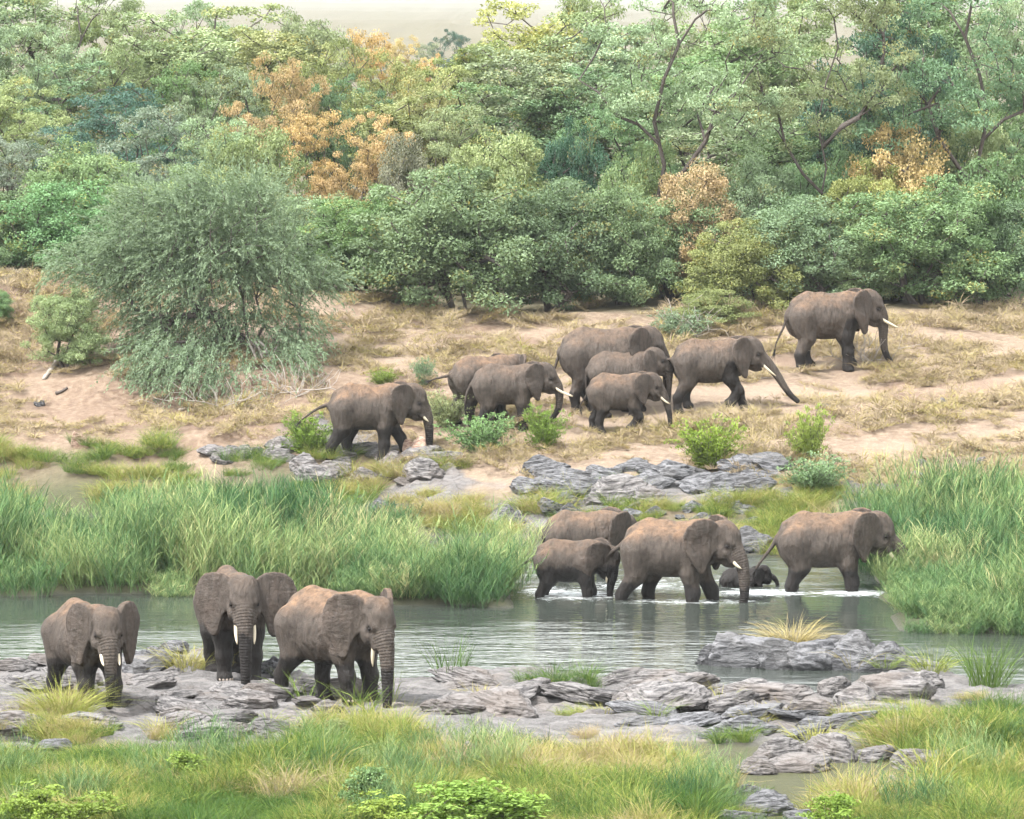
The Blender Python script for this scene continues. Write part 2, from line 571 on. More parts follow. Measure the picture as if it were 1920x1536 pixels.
    for c in range(4): np.add.at(nrm, q[:, c], fn)
    nrm = unit(nrm)
    f1 = fbm(v[:, 0] * 4.5 + seed, v[:, 1] * 3, v[:, 2] * 1.5, octv=3, seed=300 + seed, ridged=True)
    f2 = fbm(v[:, 0] * 2.1 + seed, v[:, 1] * 2.1, v[:, 2] * 1.6, octv=2, seed=340 + seed)
    s0_, dist0 = chain_param(v, tps)
    body_w = sstep(.25, .45, dist0)
    v = v + nrm * ((.011 * f1 + .016 * f2) * body_w + 0.0015 * np.sin(s0_ * 2 * math.pi / .085) * (1 - body_w) * sstep(.15, .5, s0_))[:, None]
    me = mesh_np('elephant_body', v * S, q, M_SKIN)
    # attributes
    s_, dist = chain_param(v, tps)
    rw = sstep(0.10, 0.35, s_) * (1 - sstep(0.0, 0.12, dist - np.interp(s_ / max(s_.max(), 1e-6), tt, tr)))
    attr(me, 'ring', s_ * S); attr(me, 'ringw', rw)
    vn = np.zeros(len(v) * 3, np.float32); me.vertices.foreach_get('normal', vn); vn = vn.reshape(-1, 3)
    dustv = sstep(0.25, 0.95, vn[:, 2]) * sstep(1.55, 2.05, v[:, 2]) * (1 - 0.55 * sstep(1.0, 1.4, v[:, 0]))
    attr(me, 'dust', dustv)
    ew = np.zeros(len(v))
    for hinge, u, vv_, w, es in earinfo:
        rel = v - hinge; U = rel @ u / es; Wq = rel @ w / es; Vq = rel @ vv_ / es
        cu = 0.06 * np.sin(np.clip(U, -.1, .9) * 3.4) - 0.10 * np.clip(Vq - .35, 0, 1)
        ew = np.maximum(ew, sstep(0.08, 0.2, U) * (1 - sstep(0.06, 0.14, np.abs(Wq - cu))) * (U < .9) * (np.abs(Vq) < .8))
    attr(me, 'ear', ew)
    dk = np.zeros(len(v))
    for s in (1, -1):
        dk = np.maximum(dk, 1 - sstep(.035, .15, np.linalg.norm((v - hd((1.655, s * .30, 1.87))) * (1, .6, 1.2), axis=1)))
        a_, b_ = hd((1.42, s * .26, 1.50)), hd((1.70, s * .14, 1.455))
        dk = np.maximum(dk, .8 * (1 - sstep(.01, .05, chain_param(v, [a_, b_])[1])))
    attr(me, 'dark', dk)
    wz = v[:, 2] * S - wet_front * sstep(0.25, 0.55, v[:, 0]) * (1 - sstep(1.0, 1.3, v[:, 0])) + 0.55 * ew
    attr(me, 'wet', wz)
    root = empty('elephant', loc, R(yaw))
    tag(root, label, 'elephant', 'elephant herd')
    root.rotation_euler = (0, R(-lean), R(yaw))
    body = link('body', me, root); body.color = (wet, dust, val, 1)
    # --- tusks, eyes, tail tuft, toenails
    if tusk > 0.02:
        for s in (1, -1):
            b0 = np.array((1.73, s * .175, 1.60)); pts = [b0]; pit, yw = tusk_pitch - 22, s * 7
            p = b0.copy(); n = 7
            for i in range(n):
                d = np.array((math.cos(R(pit)) * math.cos(R(yw)), math.sin(R(yw)), math.sin(R(pit))))
                p = p + d * (tusk + .2) / n; pts.append(p.copy()); pit += tusk_curve / n * 1.2; yw -= s * 2.0
            pts = np.array([hd(x) for x in pts])
            V, Fc = tube(pts * S, np.interp(np.linspace(0, 1, n + 1), [0, .6, .92, 1], [.05, .042, .022, .008]) * S * (0.75 if baby else 1), 8)
            link('tusk', mesh_np('tusk', V, Fc, M_IVORY), root)
    if eyes:
        for s in (1, -1):
            c = hd((1.655, s * .298, 1.87)) * S
            V, Fc = ico_np(2); V = (V * (.050, .038, .040) * S) @ Rh.T + c
            link('eye', mesh_np('eye', V, Fc, M_EYE), root)
    hv, hf = [], []
    rr = np.random.default_rng(seed + 50); e0 = tls[-2]; dirn = tls[-1] - tls[-3]; dirn /= np.linalg.norm(dirn)
    for i in range(22):
        a = e0 + rr.normal(0, .012, 3); dv = dirn + rr.normal(0, .22, 3); b = a + dv * rr.uniform(.14, .30) + (0, 0, -.04)
        sdv = np.cross(dv, rr.normal(0, 1, 3)); sdv *= .014 / (np.linalg.norm(sdv) + 1e-6)
        k = len(hv); hv += [a - sdv, a + sdv, b]; hf.append((k, k + 1, k + 2))
    tf = link('tail_tuft', mesh_np('tail_tuft', np.array(hv) * S, np.array(hf), M_HAIR), root); tf['kind'] = 'stuff'
    if nails:
        V0, F0 = ico_np(1)
        for i, P in enumerate(leg_pts):
            ft = P[-1]
            if legs[i][1] > 0.05: continue
            for j in range(-2, 3) if i < 2 else range(-1, 2):
                a = R(j * 27)
                c = ft + np.array((0.045 + math.cos(a) * .168, math.sin(a) * .168, -0.055))
                rz_ = rotm(math.degrees(a))
                link('toenail', mesh_np('toenail', ((V0 * (.026, .040, .042)) @ rz_.T + c) * S, F0, M_NAIL), root)
    return root


def ico_np(sub):
    import bmesh
    bm = bmesh.new(); bmesh.ops.create_icosphere(bm, subdivisions=sub, radius=1.0)
    bm.verts.ensure_lookup_table()
    V = np.array([v.co[:] for v in bm.verts]); Fc = np.array([[w.index for w in f.verts] for f in bm.faces]); bm.free()
    return V, Fc
# ------------------------------------------------------------------ terrain
WATER_Z = -0.4


def d_far(x): return np.interp(x, [-40, -15, -4, 1, 8, 15, 40], [139, 138.5, 135, 129.8, 127.8, 126.5, 126])


NS_PX = np.array([(-300, 1250), (0, 1250), (250, 1236), (370, 1222), (520, 1262), (700, 1282), (830, 1268), (1000, 1262), (1280, 1285), (1400, 1305), (1560, 1296), (1700, 1266), (1760, 1256), (1860, 1290), (2200, 1300)])
_nsD = 14.35 * FPX / (NS_PX[:, 1] - HORIZON)
_nsX = (NS_PX[:, 0] - W0 / 2) / FPX * _nsD


def d_near(x): return np.interp(x, _nsX, _nsD)


# pools among the near rocks: x, y, rx, ry
POOLS = [(4.6, 94.3, 1.7, .55), (1.0, 96.4, 1.6, .35), (-10.6, 90.6, 1.1, 1.6), (10.8, 95.5, 1.6, 1.0)]


def pool_mask(x, y):
    m = 0
    for px, py, rx, ry in POOLS:
        q = np.sqrt(((x - px) / rx) ** 2 + ((y - py) / ry) ** 2) + 0.25 * vnoise(x * 2.2, y * 2.2, seed=61)
        m = np.maximum(m, 1 - sstep(0.75, 1.35, q))
    return m


def ground_z(x, y, detail=True):
    x = np.asarray(x, float); y = np.asarray(y, float)
    n1 = fbm(x * .16, y * .16, octv=4, seed=3)
    dn, df = d_near(x) + 0.5 * vnoise(x * .6, y * 0, seed=8), d_far(x) + 0.9 * vnoise(x * .45, y * 0, seed=9)
    bed = -0.78 + 0.08 * n1
    # near shelf
    shelf = 0.05 + 0.10 * n1 + 0.02 * np.maximum(86 - y, 0) + 0.10 * sstep(91, 87, y)
    k = 1 - sstep(dn - .3, dn + 1.3, y)
    z = bed + (shelf - bed) * k
    # far bank
    zf = np.interp(x, [-40, -18, -8, 0, 20, 60], [5.6, 5.5, 4.9, 4.5, 4.45, 4.6])
    L = 160 - df
    t = np.clip((y - df) / L, 0, 1)
    bank = -0.45 + (zf + .45) * t ** 0.94 + 0.28 * n1 * sstep(0, .25, t)
    # eroded step under the feathery tree and a low ledge to its left
    st = np.exp(-((x + 10) / 6.5) ** 2)
    bank = bank + st * 0.55 * (sstep(148.5, 150.3, y) - sstep(143, 149, y) * 0.55) * sstep(0, .1, t)
    st2 = np.exp(-((x + 9.0) / 3.4) ** 4)
    bank = bank + st2 * 0.32 * (sstep(143.3, 143.6, y + .5 * vnoise(x * .9, y * 0, seed=71)) - sstep(143.6, 148, y))
    beyond = zf + (np.maximum(y - 160, 0)) * 0.010 + 0.5 * n1
    bank = np.where(y > 160, beyond * sstep(160, 163, y) + bank * (1 - sstep(160, 163, y)), bank)
    z = np.maximum(z, np.where(y > df - 2.5, bed + (bank - bed) * sstep(df - 2.0, df + .6, y), -9))
    # reed islets
    islet = lambda s: -0.80 + 0.56 * sstep(-1.0, .5, s) + .08 * n1
    nI = np.interp(x, [-40, -5, -3.4, 0.3, 3], [118.9, 118.7, 116.6, 116.4, 116.4]) + .5 * vnoise(x * .7, y * 0, seed=12)
    s1 = np.minimum(np.minimum(y - nI, df - 4.3 - y), 0.05 + .25 * vnoise(y * .6, x * 0, seed=13) - x)
    s2 = np.minimum(np.minimum(y - 111.0 - .6 * vnoise(x * .5, y * 0, seed=14), x - 9.75 + .4 * vnoise(y * .5, x * 0, seed=15)), 135 - y)
    z = np.maximum(z, np.maximum(islet(s1), islet(s2)))
    pm = pool_mask(x, y)
    z = np.where(y < 100, z - .62 * pm, z)
    if detail:
        rk = rock_mask(x, y)
        u = x * .92 + y * .38
        v = -x * .38 + y * .92
        r1 = fbm(u * .55, v * 1.5, octv=5, seed=31, ridged=True)
        r2 = fbm(u * 1.6 + .4 * n1, v * 4.0, octv=4, seed=37, ridged=True)
        z = z + rk * (0.20 * r1 + 0.055 * r2 - .02) * (0.25 + 0.75 * (z > -0.6))
        z = z + (1 - rk) * 0.05 * fbm(x * 1.3, y * 1.3, octv=3, seed=41) * (y > 126)
    # far country: low hills
    z = z + sstep(230, 500, y) * (fbm(x * .004, y * .004, octv=3, seed=5) * 3 - 1)
    return z


def rock_mask(x, y):
    n = fbm(x * .35, y * .35, octv=4, seed=22)
    near = sstep(89.6, 91.4, y + 1.4 * n) * (1 - sstep(106, 108, y))
    df = d_far(x)
    s = y - df
    far = sstep(.15, .35, n + .25 * np.exp(-((s - 6.5) / 3.0) ** 2) - .12) * sstep(-1, 1, s) * (1 - sstep(9, 11.5, s)) * sstep(-8.5, -6, x)
    return np.clip(np.maximum(near, far), 0, 1)


def hit_ground(px, py, lo=60, hi=400):
    """the ground point that the photograph shows at this pixel"""
    d = ray_dir(px, py)
    ys = np.linspace(lo, hi, 6000)
    P = d[None, :] * (ys / d[1])[:, None] + (0, 0, CAM_H)
    g = np.maximum(ground_z(P[:, 0], P[:, 1], False), WATER_Z)
    i = np.argmax(P[:, 2] <= g)
    return P[i]


def axis(parts):
    out = []
    for a, b, st in parts: out.append(np.arange(a, b, st))
    return np.unique(np.concatenate(out + [[parts[-1][1]]]))


gx = axis([(13.5, 30, .4), (30, 80, 3), (80, 400, 30), (400, 3000, 200)])
gx = np.concatenate([-gx[::-1], np.arange(-13.4, 13.45, .12), gx])
gy = axis([(40, 84, .6), (84, 107, .10), (107, 146, .22), (146, 166, .28), (166, 230, 1.0), (230, 500, 8), (500, 4000, 120)])
GX, GY = np.meshgrid(gx, gy, indexing='ij')
GZ = ground_z(GX, GY)
ni, nj = GX.shape
idx = np.arange(ni * nj).reshape(ni, nj)
gq = np.stack([idx[:-1, :-1], idx[1:, :-1], idx[1:, 1:], idx[:-1, 1:]], -1).reshape(-1, 4)


def ground_material():
    g = NT('bank_soil_and_bedrock')
    P = g.pos()
    n1 = g.noise(P, .55, 5, .6); n2 = g.noise(P, 4.5, 5, .65); n3 = g.noise(g.mapping(P, (1, 2.2, 1)), 14, 4, .7)
    soil = g.mix(g.mapr(n1.outputs[0], .35, .62), (0.140, 0.098, 0.070, 1), (0.205, 0.152, 0.110, 1))
    soil = g.mix(g.mapr(n2.outputs[0], .42, .66, 0, .75), soil, (0.285, 0.222, 0.160, 1))
    soil = g.mix(g.mapr(n3.outputs[0], .52, .68, 0, .5), soil, (0.075, 0.048, 0.034, 1))
    soil = g.mix(g.math('MULTIPLY', g.attr('bare'), .8), soil, g.mix(n2.outputs[0], (.215, .160, .116, 1), (.265, .205, .154, 1)))
    soil = g.mix(g.math('MULTIPLY', g.attr('red'), .5), soil, g.mix(n2.outputs[0], (.095, .056, .040, 1), (.165, .10, .072, 1)))
    mud = g.mix(n2.outputs[0], (0.040, 0.042, 0.022, 1), (0.085, 0.085, 0.042, 1))
    soil = g.mix(g.attr('green'), soil, mud)
    # bedrock
    r1 = g.noise(g.mapping(P, (.9, 2.4, 3), (0, 0, .4)), 1.5, 6, .62, .6)
    r2 = g.n('ShaderNodeTexVoronoi', {'Vector': g.mapping(P, (1, 1.8, 1.5), (0, 0, .4)), 'Scale': 1.6}, feature='DISTANCE_TO_EDGE')
    r3 = g.noise(P, 22, 4, .7)
    rock = g.mix(g.mapr(r1.outputs[0], .3, .7), (0.050, 0.047, 0.047, 1), (0.180, 0.170, 0.166, 1))
    rock = g.mix(g.mapr(n1.outputs[0], .5, .68, 0, .6), rock, (0.165, 0.135, 0.115, 1))
    rock = g.mix(g.mapr(r3.outputs[0], .45, .75, 0, .5), rock, (0.23, 0.218, 0.212, 1))
    rock = g.mix(g.math('MULTIPLY', g.mapr(r2.outputs[0], .05, .0), g.mapr(n1.outputs[0], .42, .6, 0, .6)), rock, (0.05, 0.045, 0.045, 1))
    col = g.mix(g.attr('rock'), soil, rock)
    zz = g.n('ShaderNodeSeparateXYZ', {0: P}).outputs[2]
    wet = g.mapr(g.math('ADD', zz, g.math('MULTIPLY', n2.outputs[0], .16)), -.18, -.36, 0, 1)
    col = g.mix(g.math('MULTIPLY', wet, .72), col, (0.03, 0.03, 0.03, 1))
    h = g.math('ADD', g.math('MULTIPLY', n2.outputs[0], .5), g.math('MULTIPLY', n3.outputs[0], .35))
    hr = g.math('ADD', g.math('MULTIPLY', r1.outputs[0], 1.4), g.math('MULTIPLY', r3.outputs[0], .25))
    hh = g.n('ShaderNodeMix', {0: g.attr('rock'), 2: h, 3: hr}, data_type='FLOAT').outputs[0]
    return g.done(g.pbr(col, g.mapr(wet, 0, 1, .9, .35), g.bump(hh, .9, .12), .25))


gme = mesh_np('ground', np.stack([GX, GY, GZ], -1).reshape(-1, 3), gq, ground_material())
gr_x, gr_y, gr_z = GX.ravel(), GY.ravel(), GZ.ravel()
attr(gme, 'rock', rock_mask(gr_x, gr_y))
gpx, gpy = project(gr_x, gr_y, gr_z)
sB = gr_y - d_far(gr_x)
attr(gme, 'green', np.clip((1 - sstep(90.5, 92, gr_y)) + sstep(107, 109, gr_y) * (1 - sstep(1.5, 6.5, sB + 2.0 * fbm(gr_x * .3, gr_y * .3, seed=77))), 0, 1) + .75 * sstep(158.5, 162, gr_y + 1.5 * fbm(gr_x * .4, gr_y * .4, seed=78)) )
bn = fbm(gr_x * .12, gr_y * .3, octv=4, seed=55)
attr(gme, 'bare', sstep(.05, .4, bn) * sstep(10, 16, sB))
attr(gme, 'red', np.clip(sstep(.1, .45, fbm(gr_x * .22, gr_y * .4, octv=4, seed=57)) + .9 * np.exp(-((gr_x + 10) / 7) ** 2 - ((gr_y - 147) / 4) ** 2), 0, 1) * sstep(4, 8, sB))
ground = tag(link('ground', gme), kind='structure')

# ------------------------------------------------------------------ water


def water_material():
    g = NT('river_water')
    P = g.pos()
    a = g.noise(g.mapping(P, (.30, 1.0, 1)), 1.15, 3, .55, .4)
    b = g.noise(g.mapping(P, (.9, 2.8, 1)), 1.7, 2, .6, .3)
    c = g.noise(g.mapping(P, (.12, .2, 1)), 1.0, 3, .5)
    calm = g.attr('calm')
    h = g.math('ADD', g.math('MULTIPLY', a.outputs[0], 1.0), g.math('MULTIPLY', b.outputs[0], .42))
    amp = g.math('MULTIPLY', g.mapr(c.outputs[0], .3, .65, .55, 1.25), calm)
    nrm = g.bump(g.math('MULTIPLY', h, amp), 1.0, .085)
    foam = g.attr('foam')
    fn = g.noise(g.mapping(P, (1.1, 2.6, 1)), 2.6, 6, .72, .9)
    fm = g.mapr(g.math('ADD', fn.outputs[0], g.math('MULTIPLY', foam, .34)), .68, .86, 0, .92)
    fm = g.math('MULTIPLY', fm, g.mapr(foam, .02, .3))
    col = g.mix(fm, (0.040, 0.047, 0.040, 1), (0.62, 0.65, 0.66, 1))
    return g.done(g.pbr(col, g.mapr(fm, 0, 1, .06, .7), nrm, .5, IOR=2.0))


wx, wy = np.arange(-45, 45.1, .5), np.arange(88, 142, .25)
WX, WY = np.meshgrid(wx, wy, indexing='ij')
widx = np.arange(WX.size).reshape(WX.shape)
wq = np.stack([widx[:-1, :-1], widx[1:, :-1], widx[1:, 1:], widx[:-1, 1:]], -1).reshape(-1, 4)
wme = mesh_np('river', np.stack([WX, WY, np.full_like(WX, WATER_Z)], -1).reshape(-1, 3), wq, water_material())
fx, fy = WX.ravel(), WY.ravel()
foam = np.zeros(fx.size)
for (cx, cy, rx, ry, s) in [(1.6, 118.8, 1.7, 1.6, .95), (4.6, 117.4, 2.6, .8, .8), (6.6, 119.3, 1.8, 1.1, 1), (9.0, 119.2, 1.5, 1.0, 1.0), (5.5, 121.5, 3.5, 1.8, .55), (3.2, 120.8, 2.2, 1.5, .7), (.9, 119.5, .8, 1.2, 1)]:
    foam = np.maximum(foam, s * np.exp(-(((fx - cx) / rx) ** 2 + ((fy - cy) / ry) ** 2) * 1.1))
attr(wme, 'foam', foam)
calm = 1.0 - .72 * sstep(111, 115.5, fy) * (1 - sstep(119, 121, fy)) + .3 * foam
calm = calm - .45 * sstep(5.5, 8, fx) * sstep(105, 107, fy) * (1 - sstep(117, 119, fy))
attr(wme, 'calm', np.clip(calm, .15, 1.5))
water = tag(link('river', wme), kind='structure')
# ------------------------------------------------------------------ the herd
def put_elephant(px, py, yaw, H, label, legs, z=None, **kw):
    if z is None:
        P = hit_ground(px, py)
    else:
        d = ray_dir(px, py); t = (z - CAM_H) / d[2]; P = d * t + (0, 0, CAM_H)
    S = H / 2.4
    if z is None:
        c, s = math.cos(R(yaw)), math.sin(R(yaw))
        fz = []
        for i, (dx, dz, bend) in enumerate(legs):
            lx = ((.70 if i < 2 else -.74) + dx) * S; ly = (1 if i % 2 == 0 else -1) * .32 * S
            X, Y = P[0] + lx * c - ly * s, P[1] + lx * s + ly * c
            fz.append(float(ground_z(X, Y)))
        base = float(np.mean(fz))
        kw['foot_z'] = tuple(np.clip(f - base - .015, -.45, .45) for f in fz)
        P = (P[0], P[1], base)
    return build_elephant(tuple(P), yaw, H, label, legs, **kw)


# three on the near rocks
put_elephant(160, 1322, -60, 2.22, 'small tusked elephant at far left, stepping forward on the near grey rocks',
             ((.22, 0, 0), (.10, 0, 0), (.25, 0, 0), (-.30, 0, 0)), head=(-14, -4, 0), ears=(34, 24), trunk=(22, 14, 6, 2, -2, -6, -16, -30), tlen=1.55, tusk=.30,
             tail=(-14, -10, -6, 4, 10), wet=.98, dust=.75, val=.50, vox=.026, nails=True, seed=1, belly=.10)
put_elephant(436, 1272, -74, 2.42, 'elephant facing the camera with both ears spread and trunk touching the rock',
             ((.05, 0, 0), (-.10, 0, 0), (.02, 0, 0), (.05, 0, 0)), head=(-8, -2, 0), ear_scale=1.0, ears=(78, 46), trunk=(20, 12, 6, 3, 0, -2, -4, -4), tlen=1.98, tusk=.42,
             tusk_pitch=-52, tusk_curve=22, tail=(-5, 0, 0, 0, 4), wet=1.22, dust=.45, val=.52, vox=.026, nails=True, seed=2)
put_elephant(622, 1318, -37, 2.40, 'rounded elephant with red dusty back, striding right on the near rocks with its head lowered',
             ((.10, 0, 0), (.02, 0, 0), (.30, 0, 0), (-.38, 0, 0)), head=(-24, -10, 0), ears=(12, 40), trunk=(24, 14, 6, 2, 0, 0, -3, -5), tlen=1.80, tusk=.34,
             tusk_pitch=-70, tusk_curve=8, tail=(-10, -8, -4, 2, 10), wet=.92, dust=1.0, val=.52, vox=.026, nails=True, seed=3, belly=.16, fat=1.08, neck_drop=.04)
# waders
put_elephant(1090, 1098, 8, 2.05, 'tan-backed elephant half hidden behind the wet youngster at the ford', ((.2, 0, 0), (-.1, 0, 0), (-.2, 0, 0), (.2, 0, 0)), z=-.76,
             head=(6, -26, 0), ears=(30, 36), trunk=(10, 0, -10, -12, -8, 0, 0, 0), tlen=1.7, tusk=.0, wet=.62, dust=.7, val=.55, seed=4)
put_elephant(1066, 1139, -4, 1.78, 'young elephant soaked dark to mid flank, lowering its head into the ford', ((.15, 0, 0), (-.02, 0, 0), (-.10, 0, 0), (-.25, 0, 0)), z=-.70,
             head=(0, -34, 0), ears=(22, 22), trunk=(4, -6, -14, -10, -6, 0, 0, 0), tlen=1.35, tusk=.16, tail=(-62, -58, -50, -48, -45), tail_len=.95, wet=1.12, dust=.55, val=.46, seed=5, belly=.05, tusk_pitch=-60)
put_elephant(1256, 1150, -13, 2.46, 'large brown-backed elephant striding right through the ford with its tail held out', ((.42, 0, 0), (-.06, 0, 0), (.20, 0, 0), (-.48, 0, 0)), z=-.76,
             head=(-14, -6, 0), ears=(18, 40), trunk=(30, 20, 10, 4, 0, -6, -14, -20), tlen=1.85, tusk=.22, tail=(-52, -52, -50, -48, -48), tail_len=.95, wet=.8, dust=1.0, val=.52, seed=6, tusk_pitch=-30, vox=.028)
put_elephant(1388, 1139, 4, 1.06, 'small calf nearly submerged in the ford between two adults', ((.1, 0, 0), (-.1, 0, 0), (-.1, 0, 0), (.1, 0, 0)), z=-.98,
             head=(0, 8, 0), ears=(26, 26), trunk=(72, 58, 40, 28, 20, 14, 8, 0), tlen=1.25, tusk=0, wet=2.0, dust=.1, val=.45, baby=1, seed=7, vox=.022)
put_elephant(1543, 1131, 4, 2.42, 'elephant wading into the right reeds, its trunk hidden among the stems', ((.16, 0, 0), (.02, 0, 0), (.02, 0, 0), (-.12, 0, 0)), z=-.76,
             head=(-4, -8, 0), ears=(16, 36), trunk=(48, 44, 40, 30, 18, 10, 0, 0), tlen=1.7, tusk=.3, tail=(-30, -34, -38, -36, -30), tail_len=1.15, wet=.95, dust=.8, val=.54, seed=8, vox=.028)
# up the far bank
put_elephant(690, 868, 2, 2.36, 'elephant walking right over the bank rocks below the feathery tree, tail stretched back', ((.48, 0, 0), (-.26, 0, 0), (.14, 0, 0), (-.46, 0, 0)),
             head=(-2, -6, 0), ears=(14, 36), trunk=(26, 16, 8, 4, 0, -2, -4, 0), tlen=1.85, tusk=.20, tail=(-72, -64, -56, -52, -50), tail_len=1.2, wet=1.05, dust=.95, val=.46, seed=9)
put_elephant(905, 793, 22, 2.10, 'tan elephant rearmost of the bank group with its head turned away', ((.2, 0, 0), (-.2, 0, 0), (-.2, 0, 0), (.2, 0, 0)),
             head=(26, -4, 0), ears=(62, 50), trunk=None, tlen=1.5, tusk=0, tail=(-74, -80, -78, -76, -70), tail_len=.9, wet=.7, dust=.8, val=.5, seed=10)
put_elephant(948, 808, 3, 2.08, 'grey elephant with long white tusks and curled trunk behind the low shrubs', ((.2, 0, 0), (-.12, 0, 0), (.2, 0, 0), (-.1, 0, 0)),
             head=(-3, 2, 0), ears=(16, 38), trunk=(36, 20, 6, 0, -6, -18, -34, -30), tlen=1.55, tusk=.62, tusk_pitch=-18, tusk_curve=20, tail=(-30, -26, -16, -8, 0), wet=.72, dust=.35, val=.5, seed=11)
put_elephant(1126, 768, 6, 2.62, 'tallest elephant of the bank group, standing behind two youngsters', ((.2, 0, 0), (0, 0, 0), (.45, 0, 0), (-.02, 0, 0)),
             head=(-2, -4, 0), ears=(16, 38), trunk=(28, 18, 8, 2, 0, 0, -6, -10), tlen=1.95, tusk=.1, tail=(-14, -18, -16, -10, 6), wet=.62, dust=.5, val=.56, seed=12)
put_elephant(1160, 778, 8, 2.02, 'young elephant peering over the smaller tusked one in front of it', ((.2, 0, 0), (-.2, 0, 0), (-.2, 0, 0), (.2, 0, 0)),
             head=(4, 14, 0), ears=(40, 40), trunk=(40, 25, 10, 0, 0, 0, 0, 0), tlen=1.25, tusk=.0, wet=.5, dust=.3, val=.60, seed=13)
put_elephant(1157, 812, -2, 1.84, 'smallest tusked elephant of the bank group lifting a front foot', ((.26, 0, 0), (-.10, .17, .42), (-.26, 0, 0), (.08, 0, 0)),
             head=(-2, -2, 0), ears=(14, 36), trunk=(34, 26, 20, 16, 14, 10, 4, 0), tlen=1.65, tusk=.42, tusk_pitch=-30, tusk_curve=28, tail=(-12, -26, -34, -24, 10), wet=.75, dust=.75, val=.46, seed=14, belly=.05)
put_elephant(1328, 772, 5, 2.30, 'elephant reaching its trunk forward and lifting a front foot on the bank', ((.52, 0, 0), (.02, .26, .40), (.06, 0, 0), (-.34, 0, 0)),
             head=(-2, 2, 0), ears=(16, 40), trunk=(46, 42, 38, 34, 32, 34, 40, 50), tlen=2.0, tusk=.50, tusk_pitch=-26, tusk_curve=10, tail=(-70, -84, -92, -100, -120), tail_len=.75, wet=.68, wet_front=.95, dust=.5, val=.53, seed=16)
put_elephant(1546, 693, 12, 2.58, 'lone elephant highest on the bank, walking past a dead thorn bush', ((.22, 0, 0), (-.06, 0, 0), (.30, 0, 0), (-.12, 0, 0)),
             head=(-4, 0, 0), ears=(46, 40), trunk=(22, 10, 2, 0, 4, 12, 22, 34), tlen=1.75, tusk=.50, tusk_pitch=-12, tusk_curve=12, tail=(-14, -20, -26, -22, -8), tail_len=1.35, wet=.62, wet_front=1.05, dust=.7, val=.55, seed=17)
# ------------------------------------------------------------------ foliage materials
def leaf_material(name='leaf', trans=0.25, gloss=0.25):
    """leaf colour = the object's own colour, varied leaf by leaf and spray by spray"""
    g = NT(name)
    oi = g.n('ShaderNodeObjectInfo')
    t = g.attr('tint')
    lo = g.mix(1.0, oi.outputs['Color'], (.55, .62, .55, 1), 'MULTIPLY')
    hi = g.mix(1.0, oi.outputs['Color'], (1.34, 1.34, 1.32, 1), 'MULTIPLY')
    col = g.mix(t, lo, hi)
    yl = g.mapr(g.attr('autumn'), .80, .95, 0, .65)
    col = g.mix(g.math('MULTIPLY', yl, oi.outputs['Alpha']), col, (.38, .26, .05, 1))
    d = g.n('ShaderNodeBsdfDiffuse', {0: col}).outputs[0]
    tr = g.n('ShaderNodeBsdfTranslucent', {0: g.mix(1.0, col, (1.1, 1.15, .7, 1), 'MULTIPLY')})
    mx = g.n('ShaderNodeMixShader', {0: trans})
    g.t.links.new(d, mx.inputs[1]); g.t.links.new(tr.outputs[0], mx.inputs[2])
    return g.done(mx.outputs[0])


def bark_material(name, c0, c1):
    g = NT(name)
    n = g.noise(g.mapping(g.coord('Object'), (3, 3, .7)), 3.5, 4, .65)
    return g.done(g.pbr(g.mix(n.outputs[0], (*c0, 1), (*c1, 1)), .9, g.bump(n.outputs[0], .8, .05), .2))


M_LEAF = leaf_material()
M_BARK = bark_material('bark_dark', (.035, .030, .028), (.12, .10, .088))
M_BARKP = bark_material('bark_pale', (.22, .19, .17), (.42, .38, .34))


def grass_material(name, stops, trans=.18):
    g = NT(name)
    ti = g.attr('tint', 'INSTANCER')
    tb = g.attr('tint')
    v = g.math('ADD', ti, g.math('MULTIPLY', g.math('SUBTRACT', tb, .5), .5), clamp=True)
    col = g.ramp(v, stops)
    d = g.n('ShaderNodeBsdfDiffuse', {0: col}).outputs[0]
    tr = g.n('ShaderNodeBsdfTranslucent', {0: col})
    mx = g.n('ShaderNodeMixShader', {0: trans})
    g.t.links.new(d, mx.inputs[1]); g.t.links.new(tr.outputs[0], mx.inputs[2])
    return g.done(mx.outputs[0])


M_GRASS = grass_material('grass_blade', [(0.0, (.055, .105, .03)), (.3, (.135, .19, .045)), (.5, (.225, .245, .06)), (.72, (.33, .275, .115)), (1.0, (.30, .240, .165))])
M_REED = grass_material('reed_leaf', [(0.0, (.040, .092, .042)), (.4, (.110, .185, .075)), (.72, (.255, .315, .125)), (1.0, (.42, .38, .20))])


# ------------------------------------------------------------------ tree maker
def quads_leaf(pos, axis_, side, L, Wd):
    """rhombic leaf blades"""
    n = len(pos)
    v = np.empty((n, 4, 3))
    v[:, 0] = pos - axis_ * (L / 2)[:, None]
    v[:, 1] = pos + side * (Wd / 2)[:, None]
    v[:, 2] = pos + axis_ * (L / 2)[:, None]
    v[:, 3] = pos - side * (Wd / 2)[:, None]
    return v.reshape(-1, 3), np.arange(n * 4).reshape(n, 4)


def unit(a): return a / (np.linalg.norm(a, axis=-1, keepdims=True) + 1e-9)


